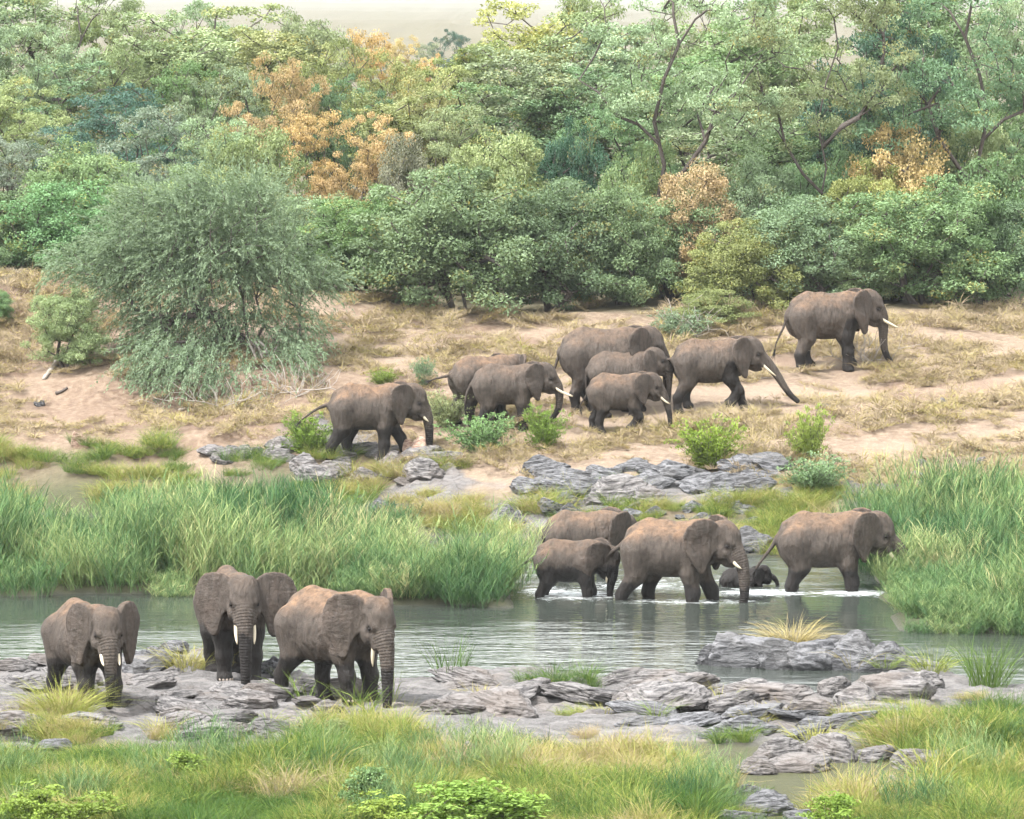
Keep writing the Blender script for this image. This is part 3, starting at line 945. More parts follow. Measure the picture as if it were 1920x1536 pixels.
def skeleton(r, start_paths, targets, wob=.12, up=.25):
    """grow limbs from trunk paths to every target, each new limb leaving the nearest older one; returns chains of node ids, nodes, parent"""
    N, par = [], []
    for path in start_paths:
        prev = -1
        for k, p in enumerate(path):
            N.append(np.array(p, float)); par.append(prev if k else -1); prev = len(N) - 1
    nb = len(N)
    order = np.argsort([np.linalg.norm((t - N[nb - 1]) * (1, 1, .8)) for t in targets])
    for oi in order:
        t = targets[oi]
        A = np.array(N)
        d = np.linalg.norm(A - t, axis=1) + 1.2 * np.maximum(A[:, 2] - t[2] + .25, 0) + .9 * np.maximum(.7 * N[nb - 1][2] - A[:, 2], 0)
        d[0] += 5
        j = int(np.argmin(d)); a = A[j]
        L = np.linalg.norm(t - a); m = max(1, int(L / .55))
        prev = j; off = r.normal(0, wob * L, 3)
        for k in range(1, m + 1):
            s = k / m
            p = a + (t - a) * s + np.array((0, 0, up * L)) * s * (1 - s) + off * math.sin(math.pi * s) + r.normal(0, .045, 3) * (s < 1)
            N.append(p); par.append(prev); prev = len(N) - 1
    return np.array(N), np.array(par)


def limb_mesh(N, par, r_tip, r_base, sides=5):
    n = len(N); load = np.zeros(n); kids = [[] for _ in range(n)]
    for i in range(n - 1, -1, -1):
        if load[i] == 0: load[i] = 1
        if par[i] >= 0: load[par[i]] += load[i]; kids[par[i]].append(i)
    rad = r_tip * np.sqrt(load); rad *= 1; mx = rad.max()
    if mx > r_base: rad = r_tip + (rad - r_tip) * (r_base - r_tip) / (mx - r_tip)
    V, Fq, T = [], [], []; base = 0
    started = set()
    for i in range(n):
        if par[i] < 0 or (kids[par[i]] and max(kids[par[i]], key=lambda k: load[k]) != i):
            ch = [par[i], i] if par[i] >= 0 else [i]
            while kids[ch[-1]]: ch.append(max(kids[ch[-1]], key=lambda k: load[k]))
            if len(ch) < 2: continue
            rs = rad[ch].copy()
            if par[i] >= 0: rs[0] = min(rs[0], rs[1] * 1.15)
            pts = N[ch]
            d = np.gradient(pts, axis=0); d = unit(d)
            ref = np.where(np.abs(d[:, :1]) < .8, np.array([[1., 0, 0]]), np.array([[0, 1., 0]]))
            a = unit(np.cross(d, ref)); b = np.cross(d, a)
            th = np.arange(sides) * 2 * math.pi / sides
            ring = pts[:, None] + rs[:, None, None] * (np.cos(th)[None, :, None] * a[:, None] + np.sin(th)[None, :, None] * b[:, None])
            m = len(ch); V.append(ring.reshape(-1, 3))
            ii = np.arange(m - 1)[:, None] * sides + np.arange(sides)[None, :]
            jj = np.arange(m - 1)[:, None] * sides + (np.arange(sides)[None, :] + 1) % sides
            Fq.append(base + np.stack([ii, jj, jj + sides, ii + sides], -1).reshape(-1, 4)); base += m * sides
    return np.concatenate(V), np.concatenate(Fq), rad


def leaf_cloud(r, centers, per, spread, leaf, flat=.55, upb=.5, aspect=.5, outc=None):
    n = len(centers) * per
    c = np.repeat(centers, per, 0)
    g = r.normal(0, 1, (n, 3)); g = unit(g) * (r.uniform(0, 1, (n, 1)) ** .45)
    sz = np.repeat(r.uniform(.7, 1.35, (len(centers), 1)), per, 0)
    pos = c + g * sz * np.array((spread, spread, spread * flat))
    nrm = unit(r.normal(0, 1, (n, 3)) + np.array((0, 0, upb)) + .5 * g)
    ax = unit(np.cross(nrm, r.normal(0, 1, (n, 3)))); sd_ = np.cross(nrm, ax)
    L = leaf * r.uniform(.7, 1.3, n)
    v, f = quads_leaf(pos, ax, sd_, L, L * aspect)
    tint = np.clip(np.repeat(r.uniform(0, .6, len(centers)), per) + r.uniform(0, .45, n), 0, 1)
    aut = np.clip(np.repeat(r.uniform(0, .85, len(centers)), per) + r.uniform(-.15, .15, n), 0, 1)
    return v, f, tint, aut


def leaf_mesh(name, parts, mat=None):
    V, Fc, T, A = [], [], [], []; b = 0
    for v, f, t, a in parts:
        V.append(v); Fc.append(f + b); T.append(t); A.append(a); b += len(v)
    me = mesh_np(name, np.concatenate(V), np.concatenate(Fc), mat or M_LEAF, smooth=False)
    attr(me, 'tint', np.concatenate(T), 'FACE'); attr(me, 'autumn', np.concatenate(A), 'FACE')
    return me


def tree_proto(seed, kind):
    """unit trees: total height 1 (crown top), scaled later; built at a nominal size in metres"""
    r = np.random.default_rng(seed)
    if kind == 'bush':          # leafy to the ground, several stems
        Hh, Wd = 4.5, 2.6; n = 210; lobes = [((r.uniform(-.55, .55) * Wd * .62, r.uniform(-.6, .6) * Wd * .55, Hh * r.uniform(.28, .66)), (Wd * .55, Wd * .55, Hh * .30)) for _ in range(7)] + [((0, 0, Hh * .6), (Wd * .6, Wd * .6, Hh * .38)), ((0, 0, Hh * .22), (Wd * 1.0, Wd * .95, Hh * .24)), ((0, 0, Hh * .3), (Wd * .9, Wd * .9, Hh * .27))]
        starts = [[(r.normal(0, .2), r.normal(0, .2), -.2), (r.normal(0, .45), r.normal(0, .45), .6), (r.normal(0, .8), r.normal(0, .8), 1.4)] for _ in range(4)]
        per, sp, lf, rb = 230, .40, .092, .10
    elif kind == 'slim':        # narrow upright tree
        Hh, Wd = 9.0, 1.9; n = 115
        lobes = [((r.uniform(-.5, .5) * Wd, r.uniform(-.5, .5) * Wd, Hh * r.uniform(.38, .88)), (Wd * .62, Wd * .62, Hh * .13)) for _ in range(9)]
        starts = [[(0, 0, -.3), (r.normal(0, .1), r.normal(0, .1), 1.6), (r.normal(0, .25), r.normal(0, .2), 3.2), (r.normal(0, .4), r.normal(0, .3), 4.8)]]
        per, sp, lf, rb = 150, .42, .108, .15
    elif kind == 'round':       # broad crown of layered pads on a forked stem
        Hh, Wd = 8.0, 3.3; n = 170
        lobes = [((r.uniform(-.75, .75) * Wd, r.uniform(-.7, .7) * Wd, Hh * r.uniform(.42, .84)), (Wd * .42, Wd * .42, Hh * .12)) for _ in range(11)] + [((0, 0, Hh * .86), (Wd * .6, Wd * .6, Hh * .13))]
        starts = [[(0, 0, -.3), (r.normal(0, .15), r.normal(0, .15), 1.2), (r.normal(0, .35), r.normal(0, .3), 2.6)], [(.1, .1, -.3), (r.normal(.4, .2), r.normal(0, .2), 1.4), (r.normal(.8, .3), r.normal(0, .4), 2.8)]]
        per, sp, lf, rb = 155, .44, .110, .19
    elif kind == 'big':         # tall old tree with bare twisting limbs showing
        Hh, Wd = 12.0, 4.6; n = 150
        lobes = [((r.uniform(-.85, .85) * Wd, r.uniform(-.6, .6) * Wd, Hh * r.uniform(.46, .92)), (Wd * .30, Wd * .30, Hh * .075)) for _ in range(16)]
        starts = [[(0, 0, -.3), (.15, 0, 1.5), (-.1, .1, 3.0), (.12, 0, 4.5), (-.15, .1, 6.0), (.1, 0, 7.4), (.5, 0, 8.6), (.35, 0, 9.6)]]
        a = 1 if seed % 2 else -1
        starts[0] = [(x * 1.4, y, z) for x, y, z in starts[0]]
        per, sp, lf, rb = 170, .50, .112, .44
        ext = [[(0, 0, 3.6), (a * .9, .1, 4.3), (a * 1.7, .2, 5.3), (a * 2.1, .1, 6.4), (a * 2.9, 0, 7.1), (a * 3.2, 0, 8.1), (a * 4.1, .1, 8.6)],
               [(0, 0, 5.2), (-a * .8, -.2, 5.9), (-a * 1.6, -.2, 6.2), (-a * 2.3, -.3, 7.0), (-a * 3.0, -.1, 7.4)]]
        starts += ext
    elif kind == 'shrub':       # bushy, built of upright feathery shoots
        Hh, Wd = 2.0, .75
        tg, P3, D3 = [], [], []
        ns = 90
        az = r.uniform(0, 6.28, ns); ln = np.abs(r.normal(0, .42, ns)); hl = Hh * r.uniform(.45, 1.0, ns) * (1 - .45 * np.clip(ln, 0, 1))
        N, par = [], []
        for i in range(ns):
            b = np.array((r.normal(0, .10), r.normal(0, .10), -.05)); prev = -1
            d = np.array((math.cos(az[i]) * ln[i], math.sin(az[i]) * ln[i], 1.0)); d /= np.linalg.norm(d)
            for k in range(6):
                s = k / 5; p = b + d * hl[i] * s + np.array((math.cos(az[i]), math.sin(az[i]), 0)) * .18 * s * s * hl[i] + r.normal(0, .02, 3)
                N.append(p); par.append(prev); prev = len(N) - 1
                if k >= 1: P3.append(p); D3.append(d)
        bv, bf, rad = limb_mesh(np.array(N), np.array(par), .006, .02, 4)
        P3, D3 = np.array(P3), np.array(D3); nl = 22
        pos = np.repeat(P3, nl, 0) + r.normal(0, .055, (len(P3) * nl, 3)); dv = unit(np.repeat(D3, nl, 0) + r.normal(0, .55, pos.shape))
        sv = unit(np.cross(dv, r.normal(0, 1, dv.shape))); LL = r.uniform(.06, .13, len(pos))
        v, f = quads_leaf(pos, dv, sv, LL, LL * .33)
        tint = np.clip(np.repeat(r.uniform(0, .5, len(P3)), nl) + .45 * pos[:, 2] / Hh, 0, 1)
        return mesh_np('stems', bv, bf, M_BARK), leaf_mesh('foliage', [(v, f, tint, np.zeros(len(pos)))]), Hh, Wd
    elif kind == 'herb':        # broad-leaved leafy bush
        Hh, Wd = 1.4, .8; n = 60
        lobes = [((r.uniform(-.6, .6) * Wd, r.uniform(-.6, .6) * Wd, Hh * r.uniform(.35, .8)), (Wd * .4, Wd * .4, Hh * .2)) for _ in range(8)]
        starts = [[(r.normal(0, .1), r.normal(0, .1), -.1), (r.normal(0, .2), r.normal(0, .2), .4)] for _ in range(5)]
        per, sp, lf, rb = 50, .17, .075, .014
    elif kind == 'sapling':
        Hh, Wd = 2.2, .55; n = 30
        lobes = [((r.uniform(-.4, .4) * Wd, r.uniform(-.4, .4) * Wd, Hh * r.uniform(.2, .85)), (Wd * .6, Wd * .6, Hh * .16)) for _ in range(6)]
        starts = [[(0, 0, -.1), (0, 0, .4), (r.normal(0, .05), 0, .9)]]
        per, sp, lf, rb = 70, .22, .085, .03
    tg = []
    w = np.array([b[0] * b[1] * b[2] for _, b in lobes]); w = w ** .6; w /= w.sum()
    while len(tg) < n:
        k = r.choice(len(lobes), p=w); c, s = lobes[k]
        d = r.normal(0, 1, 3); d /= np.linalg.norm(d)
        p = np.array(c) + d * np.array(s) * r.uniform(.25, 1) ** .5
        if p[2] > (.05 * Hh if kind in ('bush', 'sapling', 'herb') else .28 * Hh): tg.append(p)
    tg = np.array(tg)
    N, par = skeleton(r, starts, tg, wob=.13 if kind != 'big' else .16)
    bv, bf, rad = limb_mesh(N, par, {'sapling': .006, 'herb': .004}.get(kind, .016), rb)
    bm_ = mesh_np('trunk_' + kind, bv, bf, M_BARK)
    cl = leaf_cloud(r, tg, per, sp, lf, flat=.5 if kind != 'bush' else .65)
    cm = leaf_mesh('crown_' + kind, [cl])
    return bm_, cm, float(np.percentile(cl[0][:, 2], 99.3)), float(np.percentile(np.hypot(cl[0][:, 0], cl[0][:, 1]), 90))


PROTO = {}
for kd, seeds in (('bush', (11, 12, 13, 14)), ('slim', (21, 22, 23)), ('round', (31, 32, 33, 34)), ('big', (41, 42)), ('sapling', (51, 52)), ('shrub', (61, 62, 63)), ('herb', (71, 72))):
    PROTO[kd] = [tree_proto(s, kd) for s in seeds]

GREEN = {
    'green': (.150, .215, .120), 'pale': (.225, .280, .165), 'fresh': (.165, .255, .125), 'olive': (.225, .252, .128), 'blue': (.075, .130, .105), 'grey': (.190, .225, .165),
    'yellow': (.285, .30, .135), 'orange': (.47, .345, .19), 'rust': (.43, .30, .18), 'bright': (.17, .245, .060), 'lime': (.19, .255, .065), 'dull': (.18, .185, .145)}


def put_tree(name, px, top, D, wpx, kind, v, color, label, cat='tree', group=None, base_py=None, autumn=.6, jitter=True, rz=None):
    """stand a tree on the ground at depth D so that its crown tops out where the photograph shows it"""
    if base_py is not None:
        P = hit_ground(px, base_py); D = P[1]
    T = at_depth(px, top, D)
    z0 = float(ground_z(T[0], D, False))
    bmesh_, cmesh, Hh, Wd = PROTO[kind][v % len(PROTO[kind])]
    sz = (T[2] - z0) / Hh
    sx = (wpx * D / FPX / 2) / (Wd * {'shrub': 1.0}.get(kind, .95))
    o = empty(name, (T[0], D, z0))
    rr = random.Random(int(px * 7 + D * 13 + top))
    o.rotation_euler = (0, 0, rz if rz is not None else rr.uniform(0, 6.28))
    o.scale = (sx, sx, sz)
    tag(o, label, cat, group)
    t = link('trunk', bmesh_, o)
    c = link('crown', cmesh, o)
    j = rr.uniform(.88, 1.14) if jitter else 1
    col = GREEN[color]
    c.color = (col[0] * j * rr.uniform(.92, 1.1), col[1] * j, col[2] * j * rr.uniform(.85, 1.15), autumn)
    c['kind'] = 'stuff'
    return o
# ------------------------------------------------------------------ woodland
ORD = ['first', 'second', 'third', 'fourth', 'fifth', 'sixth', 'seventh', 'eighth', 'ninth', 'tenth', 'eleventh', 'twelfth', 'thirteenth', 'fourteenth', 'fifteenth', 'sixteenth',
       'seventeenth', 'eighteenth', 'nineteenth', 'twentieth', 'twenty-first', 'twenty-second', 'twenty-third', 'twenty-fourth', 'twenty-fifth', 'twenty-sixth', 'twenty-seventh', 'twenty-eighth', 'twenty-ninth', 'thirtieth', 'thirty-first', 'thirty-second', 'thirty-third', 'thirty-fourth', 'thirty-fifth', 'thirty-sixth', 'thirty-seventh', 'thirty-eighth', 'thirty-ninth', 'fortieth', 'forty-first', 'forty-second']
CNAME = {'green': 'mid green', 'pale': 'pale green', 'fresh': 'fresh green', 'olive': 'olive green', 'blue': 'dark blue-green', 'grey': 'grey-green', 'yellow': 'yellow', 'orange': 'orange', 'rust': 'rusty orange', 'dull': 'dull grey-brown', 'bright': 'bright green', 'lime': 'lime green'}
KNAME = {'bush': 'leafy bush', 'slim': 'slender tree', 'round': 'broad-crowned tree', 'big': 'tall bare-limbed tree'}

# front row of bushes at the head of the bank: px, crown top, depth, width, kind, variant, colour
ROW_FRONT = [(10, 365, 166, 190, 'bush', 0, 'green'), (150, 345, 165, 230, 'bush', 1, 'fresh'), (-70, 420, 163, 150, 'bush', 3, 'green'), (600, 372, 164, 170, 'bush', 1, 'pale'), (690, 362, 163, 210, 'bush', 2, 'fresh'), (855, 322, 160.5, 310, 'bush', 3, 'green'),
             (1040, 345, 162.5, 240, 'bush', 0, 'green'), (1165, 358, 163, 190, 'bush', 1, 'green'), (1270, 360, 166, 200, 'bush', 2, 'pale'), (1400, 418, 160.5, 190, 'bush', 3, 'olive'), (1490, 375, 162, 240, 'bush', 0, 'green'), (1610, 402, 162.5, 180, 'bush', 1, 'pale'),
             (1740, 348, 162, 280, 'bush', 2, 'green'), (1870, 300, 164, 210, 'bush', 3, 'green'), (1965, 370, 162, 170, 'bush', 0, 'green'), (330, 330, 166, 230, 'bush', 2, 'pale'), (480, 345, 167, 200, 'bush', 0, 'pale')]
ROW_MID = [(40, 255, 172, 220, 'round', 0, 'grey'), (150, 275, 170, 210, 'bush', 2, 'pale'), (215, 165, 180, 290, 'round', 1, 'blue'), (300, 205, 174, 250, 'round', 2, 'grey'), (395, 225, 172, 240, 'round', 3, 'pale'), (460, 250, 170, 190, 'bush', 1, 'pale'), (520, 112, 180, 160, 'round', 0, 'rust'),
           (640, 150, 182, 190, 'round', 1, 'green'), (585, 215, 174, 170, 'round', 2, 'orange'), (690, 218, 172, 180, 'round', 3, 'orange'), (740, 175, 177, 200, 'slim', 0, 'olive'), (800, 150, 179, 190, 'round', 0, 'yellow'), (760, 265, 169, 130, 'bush', 0, 'dull'), (845, 205, 174, 200, 'round', 2, 'olive'),
           (920, 160, 176, 190, 'slim', 1, 'green'), (985, 95, 182, 230, 'slim', 2, 'pale'), (1075, 245, 170, 120, 'bush', 2, 'blue'), (1060, 130, 180, 190, 'slim', 0, 'green'), (1150, 205, 173, 230, 'round', 1, 'green'), (1300, 215, 174, 210, 'slim', 1, 'pale'), (1390, 170, 177, 220, 'slim', 2, 'pale'),
           (1315, 318, 166, 180, 'bush', 1, 'orange'), (1470, 225, 173, 200, 'slim', 0, 'green'), (1430, 300, 168, 190, 'bush', 0, 'pale'), (1620, 200, 175, 210, 'round', 3, 'green'), (1695, 245, 167.5, 210, 'bush', 3, 'orange'), (1640, 318, 166, 190, 'bush', 2, 'yellow'), (1800, 215, 172, 200, 'bush', 1, 'pale'),
           (1880, 190, 175, 220, 'round', 2, 'green'), (1560, 290, 168.5, 170, 'bush', 2, 'fresh'), (1210, 280, 168, 170, 'bush', 3, 'pale'), (940, 262, 168.5, 210, 'bush', 1, 'pale'), (-60, 240, 173, 200, 'round', 3, 'green'), (1980, 230, 172, 190, 'round', 1, 'green')]
ROW_BACK = [(200, 24, 203, 230, 'round', 1, 'olive'), (380, 9, 204, 230, 'round', 3, 'pale'), (540, 29, 203, 220, 'round', 0, 'pale'), (20, -30, 203, 240, 'slim', 2, 'pale'), (1500, -10, 203, 240, 'round', 2, 'olive'), (1290, 0, 202, 230, 'round', 3, 'olive'), (1110, -20, 203, 210, 'round', 1, 'pale'), (1720, 20, 203, 240, 'round', 0, 'pale'), (-40, 20, 196, 230, 'round', 2, 'green'), (70, 55, 194, 240, 'round', 3, 'pale'), (130, -25, 200, 260, 'big', 0, 'olive'), (260, 84, 196, 230, 'round', 0, 'pale'), (330, 29, 198, 220, 'slim', 0, 'pale'), (420, 14, 201, 230, 'slim', 1, 'pale'), (500, 59, 197, 200, 'slim', 2, 'olive'),
            (590, 42, 200, 230, 'round', 1, 'pale'), (690, 64, 196, 140, 'round', 2, 'orange'), (640, 80, 192, 180, 'round', 3, 'olive'), (730, 105, 194, 170, 'round', 0, 'olive'), (805, 112, 196, 110, 'round', 1, 'orange'), (855, 128, 191, 130, 'slim', 1, 'yellow'), (905, 85, 194, 170, 'slim', 2, 'olive'), (1000, 8, 200, 190, 'slim', 0, 'yellow'), (1080, 25, 198, 200, 'slim', 1, 'olive'),
            (1350, 40, 196, 220, 'slim', 2, 'pale'), (1440, 10, 198, 200, 'slim', 0, 'pale'), (1640, 30, 197, 220, 'slim', 1, 'pale'), (1740, -30, 200, 220, 'slim', 2, 'green'), (1935, -20, 196, 230, 'round', 0, 'pale'), (1170, 45, 197, 210, 'slim', 2, 'pale'), (450, 130, 188, 220, 'round', 1, 'pale'), (340, 120, 190, 210, 'round', 2, 'green'), (30, 150, 186, 230, 'round', 0, 'olive'),
            (1260, 110, 190, 200, 'slim', 0, 'green'), (1550, 90, 192, 220, 'slim', 1, 'pale'), (110, 120, 190, 200, 'slim', 1, 'green'), (2000, 60, 192, 200, 'slim', 1, 'green'), (1850, 100, 190, 220, 'round', 3, 'green')]
BIG = [(1238, -50, 167, 420, 'big', 0, 'pale', 'tall old tree with a forked dark trunk rising behind the bank group', 0.0), (1545, -60, 166.5, 330, 'big', 1, 'pale', 'tall tree with a long bare leaning trunk right of centre', .4),
       (1845, -65, 169, 400, 'big', 0, 'green', 'massive thick-trunked tree at the right edge of the wood', 3.0), (1660, 35, 171, 260, 'round', 1, 'blue', 'dark blue-green tree beside the massive trunk at right', None)]
for px, top, D, w_, kd, v, c, lab in [(762, 72, 420, 80, 'round', 0, 'orange', 'small hazy orange tree in the gap at the skyline'), (852, 60, 460, 90, 'round', 1, 'blue', 'hazy blue-green tree in the gap at the skyline'), (800, 84, 430, 80, 'round', 2, 'grey', 'hazy grey-green tree between the two gap trees'), (905, 80, 440, 80, 'round', 3, 'olive', 'hazy olive tree right of the gap at the skyline'), (715, 90, 430, 70, 'round', 1, 'olive', 'hazy olive tree left of the gap at the skyline')]:
    put_tree('distant_tree', px, top, D, w_, kd, v, c, lab, group='distant trees in the gap')
for px, top, D, w_, kd, v, c, lab, rz in BIG:
    put_tree('woodland_tree', px, top, D, w_, kd, v, c, lab, group='woodland trees', rz=rz, autumn=.8)
for rows, what, grp in ((ROW_FRONT, 'front bush row', 'front row of bushes'), (ROW_MID, 'middle rows', 'middle rows of trees'), (ROW_BACK, 'skyline row', 'back row of trees')):
    for k, (px, top, D, w_, kd, v, c) in enumerate(sorted(rows)):
        put_tree('woodland_bush' if kd == 'bush' else 'woodland_tree', px, top, D, w_, kd, v, c, f'{CNAME[c]} {KNAME[kd]}, {ORD[k]} from left in the {what}', 'bush' if kd == 'bush' else 'tree', grp, autumn=.75)


# ---- the feathery grey-green tree standing on the bank at left
def feathery_tree():
    r = np.random.default_rng(5)
    P = hit_ground(455, 668); D = P[1]; k = D / FPX
    root = empty('feathery_tree', (P[0], D, float(ground_z(P[0], D))))
    tag(root, 'large feathery grey-green tree with drooping boughs standing alone on the bank', 'tree')
    z0 = root.location.z

    def loc(px, py, dy=0):
        q = at_depth(px, py, D + dy); return np.array((q[0] - P[0], dy, q[2] - z0))
    # masses of the crown as the photograph outlines them: px, py, half width, half height in px
    lob = [(400, 360, 150, 60), (300, 400, 130, 70), (500, 400, 110, 70), (230, 450, 110, 60), (400, 450, 160, 80), (540, 480, 80, 80), (300, 520, 120, 70), (200, 500, 70, 50), (430, 540, 110, 70), (590, 570, 45, 70), (280, 610, 70, 60), (380, 610, 80, 50), (340, 690, 70, 45), (260, 670, 45, 50), (590, 630, 45, 45), (520, 660, 40, 30), (450, 330, 90, 40), (250, 345, 50, 40), (500, 325, 40, 50), (640, 500, 35, 40), (120, 480, 50, 30), (360, 300, 45, 35), (300, 650, 70, 50), (385, 655, 60, 45), (450, 610, 50, 40), (545, 610, 40, 45), (570, 660, 45, 35), (500, 690, 40, 25), (420, 690, 50, 25)]
    lob = [(375 + (a - 375) * .86, 560 + (b - 560) * (.78 if b < 560 else 1.05), c * .84, d * .85) for a, b, c, d in lob]
    tg = []
    dyc = [min(0.0, hit_ground(cx, min(cy + hh, 762))[1] - D - .5) for cx, cy, hw, hh in lob]
    wts = np.array([b[2] * b[3] for b in lob], float); wts /= wts.sum()
    while len(tg) < 760:
        i = r.choice(len(lob), p=wts); cx, cy, hw, hh = lob[i]
        d = unit(r.normal(0, 1, 3)) * r.uniform(.2, 1) ** .5
        tg.append(loc(cx + d[0] * hw, cy - d[2] * hh, dyc[i] + d[1] * min(hw * k * 1.5, 2.2)))
    tg = np.array(tg)
    starts = [[loc(470, 672), loc(462, 620, .1), loc(455, 560, .2), loc(440, 500, .2), loc(420, 440, 0)], [loc(470, 660), loc(495, 610, .2), loc(480, 560, .3), loc(500, 480, .2)], [loc(563, 640, .3), loc(562, 580, .2), loc(568, 520, .1)], [loc(455, 640), loc(400, 590, -.3), loc(340, 560, -.3)]]
    N, par = skeleton(r, starts, tg, wob=.10, up=.15)
    bv, bf, rad = limb_mesh(N, par, .012, .22)
    link('trunk', mesh_np('trunk_feathery', bv, bf, M_BARK), root)
    # drooping sprays
    parts = []
    c0 = np.array([0, 0, 3.6])
    n = len(tg); per_s, nl = 5, 34
    c = np.repeat(tg, per_s, 0) + r.normal(0, .22, (n * per_s, 3))
    out = unit((c - c0) * (1, 1, .35) + r.normal(0, 1.3, c.shape))
    L = r.uniform(.55, 1.15, len(c))
    s = np.tile(np.linspace(.05, 1, nl), len(c)); ci = np.repeat(np.arange(len(c)), nl)
    up_ = sstep(1.5, 6.0, c[:, 2]); rise = r.uniform(-.1, .5, len(c)) + .40 * up_; droop = r.uniform(.35, .95, len(c)) - .25 * up_
    pos = c[ci] + out[ci] * (L[ci] * s)[:, None]
    pos[:, 2] += L[ci] * (rise[ci] * s - droop[ci] * s * s)
    dirv = out[ci].copy(); dirv[:, 2] += rise[ci] - 2 * droop[ci] * s
    dirv = unit(dirv + r.normal(0, .45, dirv.shape))
    pos += r.normal(0, .035, pos.shape)
    sidev = unit(np.cross(dirv, r.normal(0, 1, dirv.shape)))
    LL = r.uniform(.08, .17, len(pos))
    v, f = quads_leaf(pos, dirv, sidev, LL, LL * .27)
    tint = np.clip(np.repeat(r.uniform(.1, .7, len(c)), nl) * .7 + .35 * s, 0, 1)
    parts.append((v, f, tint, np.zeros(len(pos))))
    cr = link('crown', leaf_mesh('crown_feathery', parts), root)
    cr.color = (.170, .220, .145, 0); cr['kind'] = 'stuff'
    # pale roots washed out of the bank
    V, Fq, b = [], [], 0
    for a in ([(478, 640), (490, 665), (500, 700), (497, 735)], [(465, 640), (480, 672), (484, 700), (488, 742)], [(485, 640), (500, 655), (485, 668)], [(450, 668), (440, 690), (446, 715)], [(500, 660), (512, 685), (506, 720)]):
        pts = smooth_path([loc(x, y, -.5 - .25 * i) for i, (x, y) in enumerate(a)], 10)
        tv, tf = tube(pts, np.linspace(.05, .015, 10), 6)
        V.append(tv); Fq.append(tf); 
        link('root', mesh_np('root', tv, tf, M_BARKP), root)
    return root


feathery_tree()
# ------------------------------------------------------------------ rocks
def rock_material(name, dark, light, warm):
    g = NT(name)
    oc = g.coord('Object'); P = g.pos()
    a = g.noise(g.mapping(oc, (1, 1, 3.2), (.25, .3, 0)), 2.2, 6, .65, .5)
    b = g.noise(oc, 11, 4, .7)
    c = g.noise(P, .8, 3, .5)
    col = g.mix(g.mapr(a.outputs[0], .40, .58), (*dark, 1), tuple(x * 1.12 for x in light) + (1,))
    col = g.mix(g.mapr(c.outputs[0], .48, .66, 0, .65), col, (*warm, 1))
    col = g.mix(g.mapr(b.outputs[0], .5, .72, 0, .4), col, tuple(min(1, x * 1.35) for x in light) + (1,))
    zz = g.n('ShaderNodeSeparateXYZ', {0: P}).outputs[2]
    wet = g.mapr(g.math('ADD', zz, g.math('MULTIPLY', b.outputs[0], .12)), -.12, -.28, 0, 1)
    col = g.mix(g.math('MULTIPLY', wet, .7), col, (.03, .03, .033, 1))
    h = g.math('ADD', g.math('MULTIPLY', a.outputs[0], 1.3), g.math('MULTIPLY', b.outputs[0], .3))
    return g.done(g.pbr(col, g.mapr(wet, 0, 1, .85, .35), g.bump(h, .9, .10), .3))


M_ROCK = rock_material('grey_bedrock', (.040, .037, .038), (.175, .164, .160), (.135, .112, .098))
M_ROCKD = rock_material('dark_slate', (.030, .030, .033), (.15, .149, .156), (.10, .096, .095))
M_ROCKR = rock_material('pink_boulder', (.20, .12, .09), (.38, .28, .22), (.28, .16, .11))


def boulder_mesh(seed, mat, strata=1.0):
    r = np.random.default_rng(seed)
    V, Fc = ico_np(5)
    for k in range(16):
        n = unit(r.normal(0, 1, 3) * (1, 1, .9)); d = r.uniform(.52, .88)
        s = V @ n - d
        V = V - np.maximum(s, 0)[:, None] * n * .96
    ax = unit(np.array((.35, .25, 1.0)))
    q = V * 1.0
    n1 = fbm(q[:, 0] * 1.3 + seed, q[:, 1] * 1.3, q[:, 2] * 1.3, octv=4, seed=seed)
    t = q @ ax * 4.2 + .9 * fbm(q[:, 0] * .9, q[:, 1] * .9, q[:, 2] * .9 + seed, octv=3, seed=seed + 3)
    lay = np.abs(((t + 50) % 1.0) - .5) * 2
    n2 = fbm(q[:, 0] * 4, q[:, 1] * 4, q[:, 2] * 4, octv=4, seed=seed + 9, ridged=True)
    V = V * (1 + .16 * n1 + .10 * n2 - .10 * strata * (1 - sstep(0, .16, lay)))[:, None]
    return mesh_np('boulder', V, Fc, mat)


BOULD = {'g': [boulder_mesh(100 + i, M_ROCK) for i in range(5)], 'd': [boulder_mesh(200 + i, M_ROCKD) for i in range(5)], 'r': [boulder_mesh(300 + i, M_ROCKR, .2) for i in range(2)]}
rk_r = random.Random(4)


def outcrop(label, stones, kind='g', name='rock_outcrop', z=None, cat='rock', group='rock outcrops'):
    """stones: (px, base py, width px, height px[, depth ratio]) of each block as seen; all blocks of one outcrop hang together"""
    roots = None
    for s in stones:
        px, py, w_, h_ = s[:4]; dr = s[4] if len(s) > 4 else .8; kd = s[5] if len(s) > 5 else kind
        if z is None: P = hit_ground(px, py)
        else:
            d = ray_dir(px, py); P = d * ((z - CAM_H) / d[2]) + (0, 0, CAM_H)
        k = P[1] / FPX
        hx, hz = w_ * k / 2, h_ * k
        g0 = float(ground_z(P[0], P[1] + hx * dr * .5)) if z is None else z
        if roots is None:
            roots = empty(name, (P[0], P[1], g0)); tag(roots, label, cat, group)
        o = link('boulder', rk_r.choice(BOULD[kd]), roots)
        o.location = (P[0] - roots.location.x, P[1] + hx * dr * .6 - roots.location.y, g0 + hz * .18 - roots.location.z)
        o.rotation_euler = (rk_r.uniform(-.2, .2), rk_r.uniform(-.18, .18), rk_r.choice((0, math.pi)) + rk_r.uniform(-.45, .45))
        o.scale = (hx * 1.18, hx * dr * 1.1, hz * .95)
    return roots


